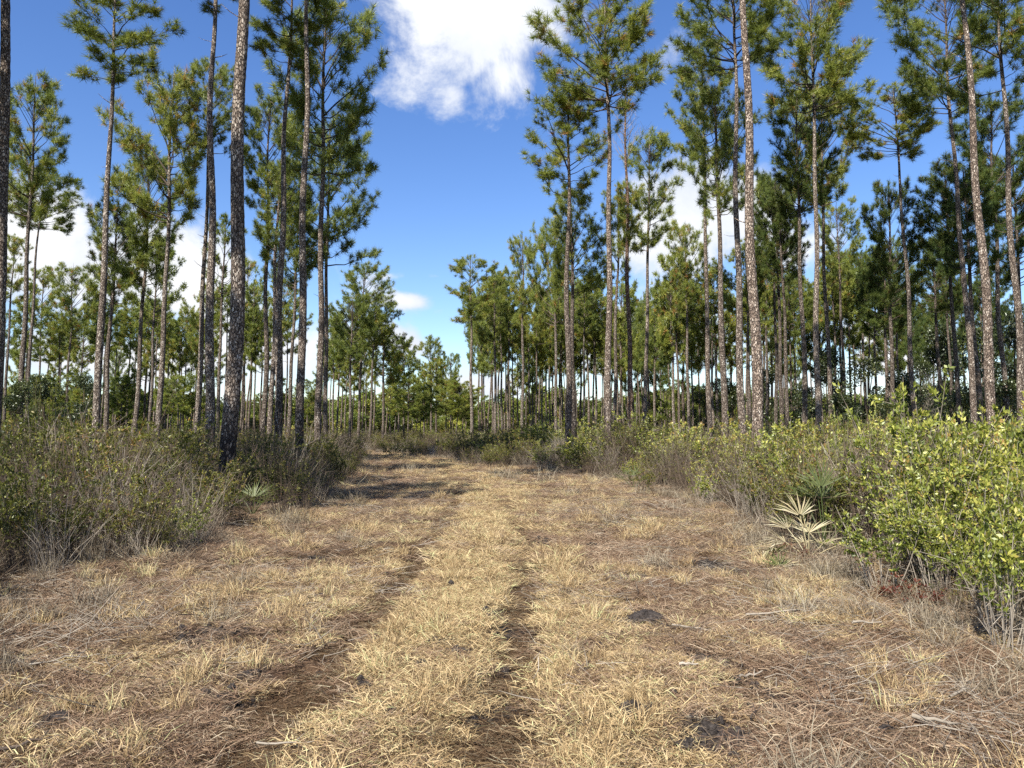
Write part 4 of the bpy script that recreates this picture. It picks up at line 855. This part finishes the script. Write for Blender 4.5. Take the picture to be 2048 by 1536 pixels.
palmetto(1618, 1122, [(-8, 70, .50, 1, .85), (-35, 50, .42, 1, .8), (22, 48, .36, 1, .9), (-100, 18, .45, 1, 1.0), (190, -2, .35, 1, .9), (75, 20, .5, 1, .8), (10, 30, .3, 1, .8), (150, 2, .4, 1, .9), (-140, 3, .5, 1, .9), (-60, 35, .3, 1, .9), (55, 30, .3, 1, .8)], 'dead straw coloured palmetto fans heaped in front of the green one', 1.1)
palmetto(1540, 1125, [(-90, 12, .15, 0, .9), (-40, 25, .12, 1, .7), (160, 60, .12, 0, .6)], 'small palmetto with a flattened yellow fan on the verge')
palmetto(505, 1030, [(0, 75, .35, 0, 1.0), (70, 55, .4, 0, 1.0), (-60, 50, .4, 0, .95), (130, 40, .4, 0, .95), (-130, 35, .4, 0, .95), (95, 20, .4, 1, .9), (180, 55, .35, 0, 1.0), (25, 60, .4, 0, .9)], 'palmetto with narrow spiky fans in front of the left brush')
palmetto(1268, 978, [(0, 65, .4, 0, 1.1), (70, 45, .4, 0, 1.1), (-70, 45, .4, 0, 1.1), (150, 45, .35, 0, 1.0), (-150, 45, .35, 0, 1.0)], 'light green palmetto at the far right verge near the slender pale pine')
palmetto(1560, 1145, [(-10, 70, .05, 0, .6), (60, 50, .05, 1, .6), (-80, 40, .05, 0, .5)], 'tiny palmetto sprout on the straw below the dead fans')

def heap(px, py, k, s, label):
    p = ground(px, py); mb = MB(); r = np.random.default_rng(500 + k)
    for q in range(70):
        b = np.append(r.normal(0, .3, 2), 0) * s; th = r.normal(k * 1.3, .7); d = unit(np.array([math.cos(th), math.sin(th), r.uniform(.02, .6)])); L = r.uniform(.15, .5) * s; rr_ = r.uniform(.0018, .004)
        m_ = b + d * L * .5; e = m_ + unit(d + r.normal(0, .25, 3)) * L * .5; e[2] = max(e[2], .01); tube(mb, [b, m_, e], [rr_, rr_ * .8, rr_ * .4], 3, r.random())
    o = tag(mobj('brushwood_heap', mb.mesh('brushwood_heap', M['twig_pale'])), label, 'brushwood', None, 'stuff'); o.location = (p.x, p.y, float(height(np.array(p.x), np.array(p.y))))
for k, a in enumerate([(60, 1270, 1.3, 'grey heap of dead stems at the left edge of the verge'), (200, 1240, 1.1, 'grey heap of dead stems on the left verge'), (280, 1250, 1.0, 'upright grey stubble on the left verge'), (40, 1400, 1.2, 'grey stems heaped at the lower left'),
                       (1470, 1090, 1.3, 'grey stubble before the right brush'), (1390, 1060, 1.2, 'pale dead stems on the right verge'), (1900, 1260, 1.2, 'brushwood under the right brush'), (1750, 1230, 1.0, 'brushwood in front of the yellow shrub'), (1960, 1440, 1.1, 'brushwood at the lower right'), (1700, 1330, 1.0, 'brushwood scattered on the right verge')]):
    heap(a[0], a[1], k, a[2], a[3])

# ---------------------------------------------------------------- clods and sticks
def clod_mesh(seed, flat=.6, sharp=.35):
    r = np.random.default_rng(seed); nu, nv = 44, 24; mb = MB()
    u = np.linspace(0, 2 * math.pi, nu, endpoint=False); v = np.linspace(.02, math.pi - .02, nv); Uu, Vv = np.meshgrid(u, v)
    D = np.stack([np.sin(Vv) * np.cos(Uu), np.sin(Vv) * np.sin(Uu), np.cos(Vv)], -1)
    R = np.ones(D.shape[:2])
    for _ in range(26):
        a = unit(r.normal(size=3)); R += r.uniform(-sharp, sharp) * np.exp(-((1 - D @ a) / r.uniform(.03, .35)))
    R += r.normal(0, .075, R.shape) + .10 * np.sin(D[..., 0] * 13 + seed) * np.sin(D[..., 1] * 11) * np.cos(D[..., 2] * 9)
    P = D * R[..., None] * np.array([1, .8, flat]); i = np.arange(nv - 1)[:, None] * nu; j = np.arange(nu)[None]; j2 = (j + 1) % nu
    mb.add(P.reshape(-1, 3), np.stack([i + nu + j, i + nu + j2, i + j2, i + j], -1).reshape(-1, 4), .5); return mb.mesh('clod', M['dirt'], False)
CLODS = [clod_mesh(s, .55 + .15 * (s % 3)) for s in range(6)]
def clod(px, py, wpx, hf, k, label, group=None):
    p = ground(px, py); dist = p.y; s = wpx / F * dist / 2
    o = tag(mobj('dirt_clod', CLODS[k % 6]), label, 'dirt clod', group); o.location = (p.x, p.y, float(height(np.array(p.x), np.array(p.y))) + s * .02 * hf); o.rotation_euler = (0, 0, k * 2.1); o.scale = (s * .8, s * .8, s * hf * .8)
for k, a in enumerate([
 (1268, 1440, 80, 1.3, 'upright lump of dark earth standing in the grass right of the track'),
 (1290, 1240, 95, .5, 'flat overturned slab of dark earth right of the track'),
 (1375, 1490, 60, .8, 'dark clod near the bottom right of the track'),
 (930, 1252, 42, 1.0, 'dark clod sitting on the grass strip between the ruts'),
 (920, 1300, 85, .45, 'spread of churned dark soil on the middle strip'),
 (1000, 1395, 135, .18, 'large flat bare grey patch of earth beside the right rut'),
 (990, 1318, 70, .25, 'small flat grey earth patch above the large bare one'),
 (840, 1335, 50, .6, 'dark clod left of the churned soil'),
 (940, 1425, 48, .7, 'dark clod left of the large bare patch'),
 (730, 1370, 55, .6, 'dark clod at the left rim of the middle strip'),
 (445, 1385, 90, .35, 'low dark earth mound on the left verge'),
 (505, 1345, 48, .4, 'small dark clod between mound and left rut'),
 (895, 1180, 45, .4, 'small grey clod high on the middle strip'),
 (100, 1440, 80, .5, 'dark earth lump near the lower left corner'),
 (1400, 1320, 70, .4, 'crumbly dark patch on the right verge'),
 (1215, 1285, 70, .22, 'thin dark soil patch below the overturned slab'),
 (280, 1440, 50, .4, 'dark clod low on the left verge')]):
    clod(*a[:4], k, a[4])
CR = protos('soil_crumb', [clod_mesh(30 + q, .8) for q in range(2)])
def f_crumb(x, y): return np.clip(bare(x, y) * 1.3, 0, 1)
yy = np.sqrt(RNG.uniform(3.2 ** 2, 12 ** 2, 42000)); xx = RNG.uniform(-1, 1, 42000) * (yy * .68 + .5); kk = RNG.random(42000) < f_crumb(xx, yy); xx, yy = xx[kk], yy[kk]
ss = RNG.gamma(1.6, .006, len(xx)) + .003
scatter('soil_crumbs', CR, np.stack([xx, yy, height(xx, yy) + ss * .3], -1), RNG.uniform(0, 6.28, (len(xx), 3)), np.stack([ss, ss, ss * .8], -1), RNG.integers(0, 2, len(xx)), 'crumbled dark soil strewn over the rooted up patches')
def stick(px, py, ang, wpx, rad, pale, k, label):
    p = ground(px, py); L = wpx / F * p.y; r = np.random.default_rng(k + 400); mb = MB(); T = np.linspace(-.5, .5, 7)
    P = np.stack([T * L, r.normal(0, .02 * L, 7), np.full(7, rad * 1.6) + np.abs(r.normal(0, .01, 7)) + .02], -1); P[:, 1] = np.cumsum(P[:, 1]) * .6
    tube(mb, P, np.linspace(rad, rad * .45, 7), 6, .5, .12, r)
    q = P[4]; rod(mb, q, q + np.array([.14 * L, .12 * L, .03]), rad * .5, 4)
    o = tag(mobj('fallen_stick', mb.mesh('fallen_stick', M['twig_pale' if pale else 'limb'], True)), label, 'stick'); o.location = (p.x, p.y, float(height(np.array(p.x), np.array(p.y))) + .02); o.rotation_euler = (0, 0, math.radians(ang))
for k, a in enumerate([
 (1230, 1048, -50, 42, .012, 0, 'short dark stick standing out on the far right verge'),
 (1225, 1198, -20, 70, .006, 1, 'pale thin stick right of the track above the earth slab'),
 (1400, 1270, -25, 110, .009, 1, 'pale bent stick behind the overturned earth slab'),
 (1560, 1238, 8, 140, .010, 1, 'long grey curved stick lying level on the right verge'),
 (1735, 1266, 5, 60, .011, 1, 'short bleached stick right of the long curved one'),
 (1500, 1360, 25, 60, .010, 1, 'pale stick lying left of the centre of the right verge'),
 (1920, 1400, 40, 90, .010, 1, 'slanting bleached stick near the lower right corner'),
 (1870, 1460, -40, 80, .014, 1, 'thick pale broken stick at the lower right'),
 (1378, 1357, -5, 36, .011, 1, 'stubby whitish stick by the crumbly dark patch'),
 (1720, 1180, 80, 60, .010, 1, 'grey broken stub under the yellow green shrub'),
 (570, 1497, 2, 110, .006, 1, 'thin straight reed lying across the left rut'),
 (100, 1202, 4, 150, .006, 1, 'long pale stem lying level at the foot of the left brush'),
 (130, 1330, 35, 120, .007, 1, 'grey stem slanting across the lower left verge'),
 (60, 1500, 45, 110, .010, 0, 'dark stick in the lower left corner'),
 (280, 1225, -78, 60, .010, 1, 'upright bleached stalk stump on the left verge'),
 (1510, 1440, 60, 70, .006, 0, 'thin dark twig bottom right of the track')]):
    stick(*a[:6], k, a[6])
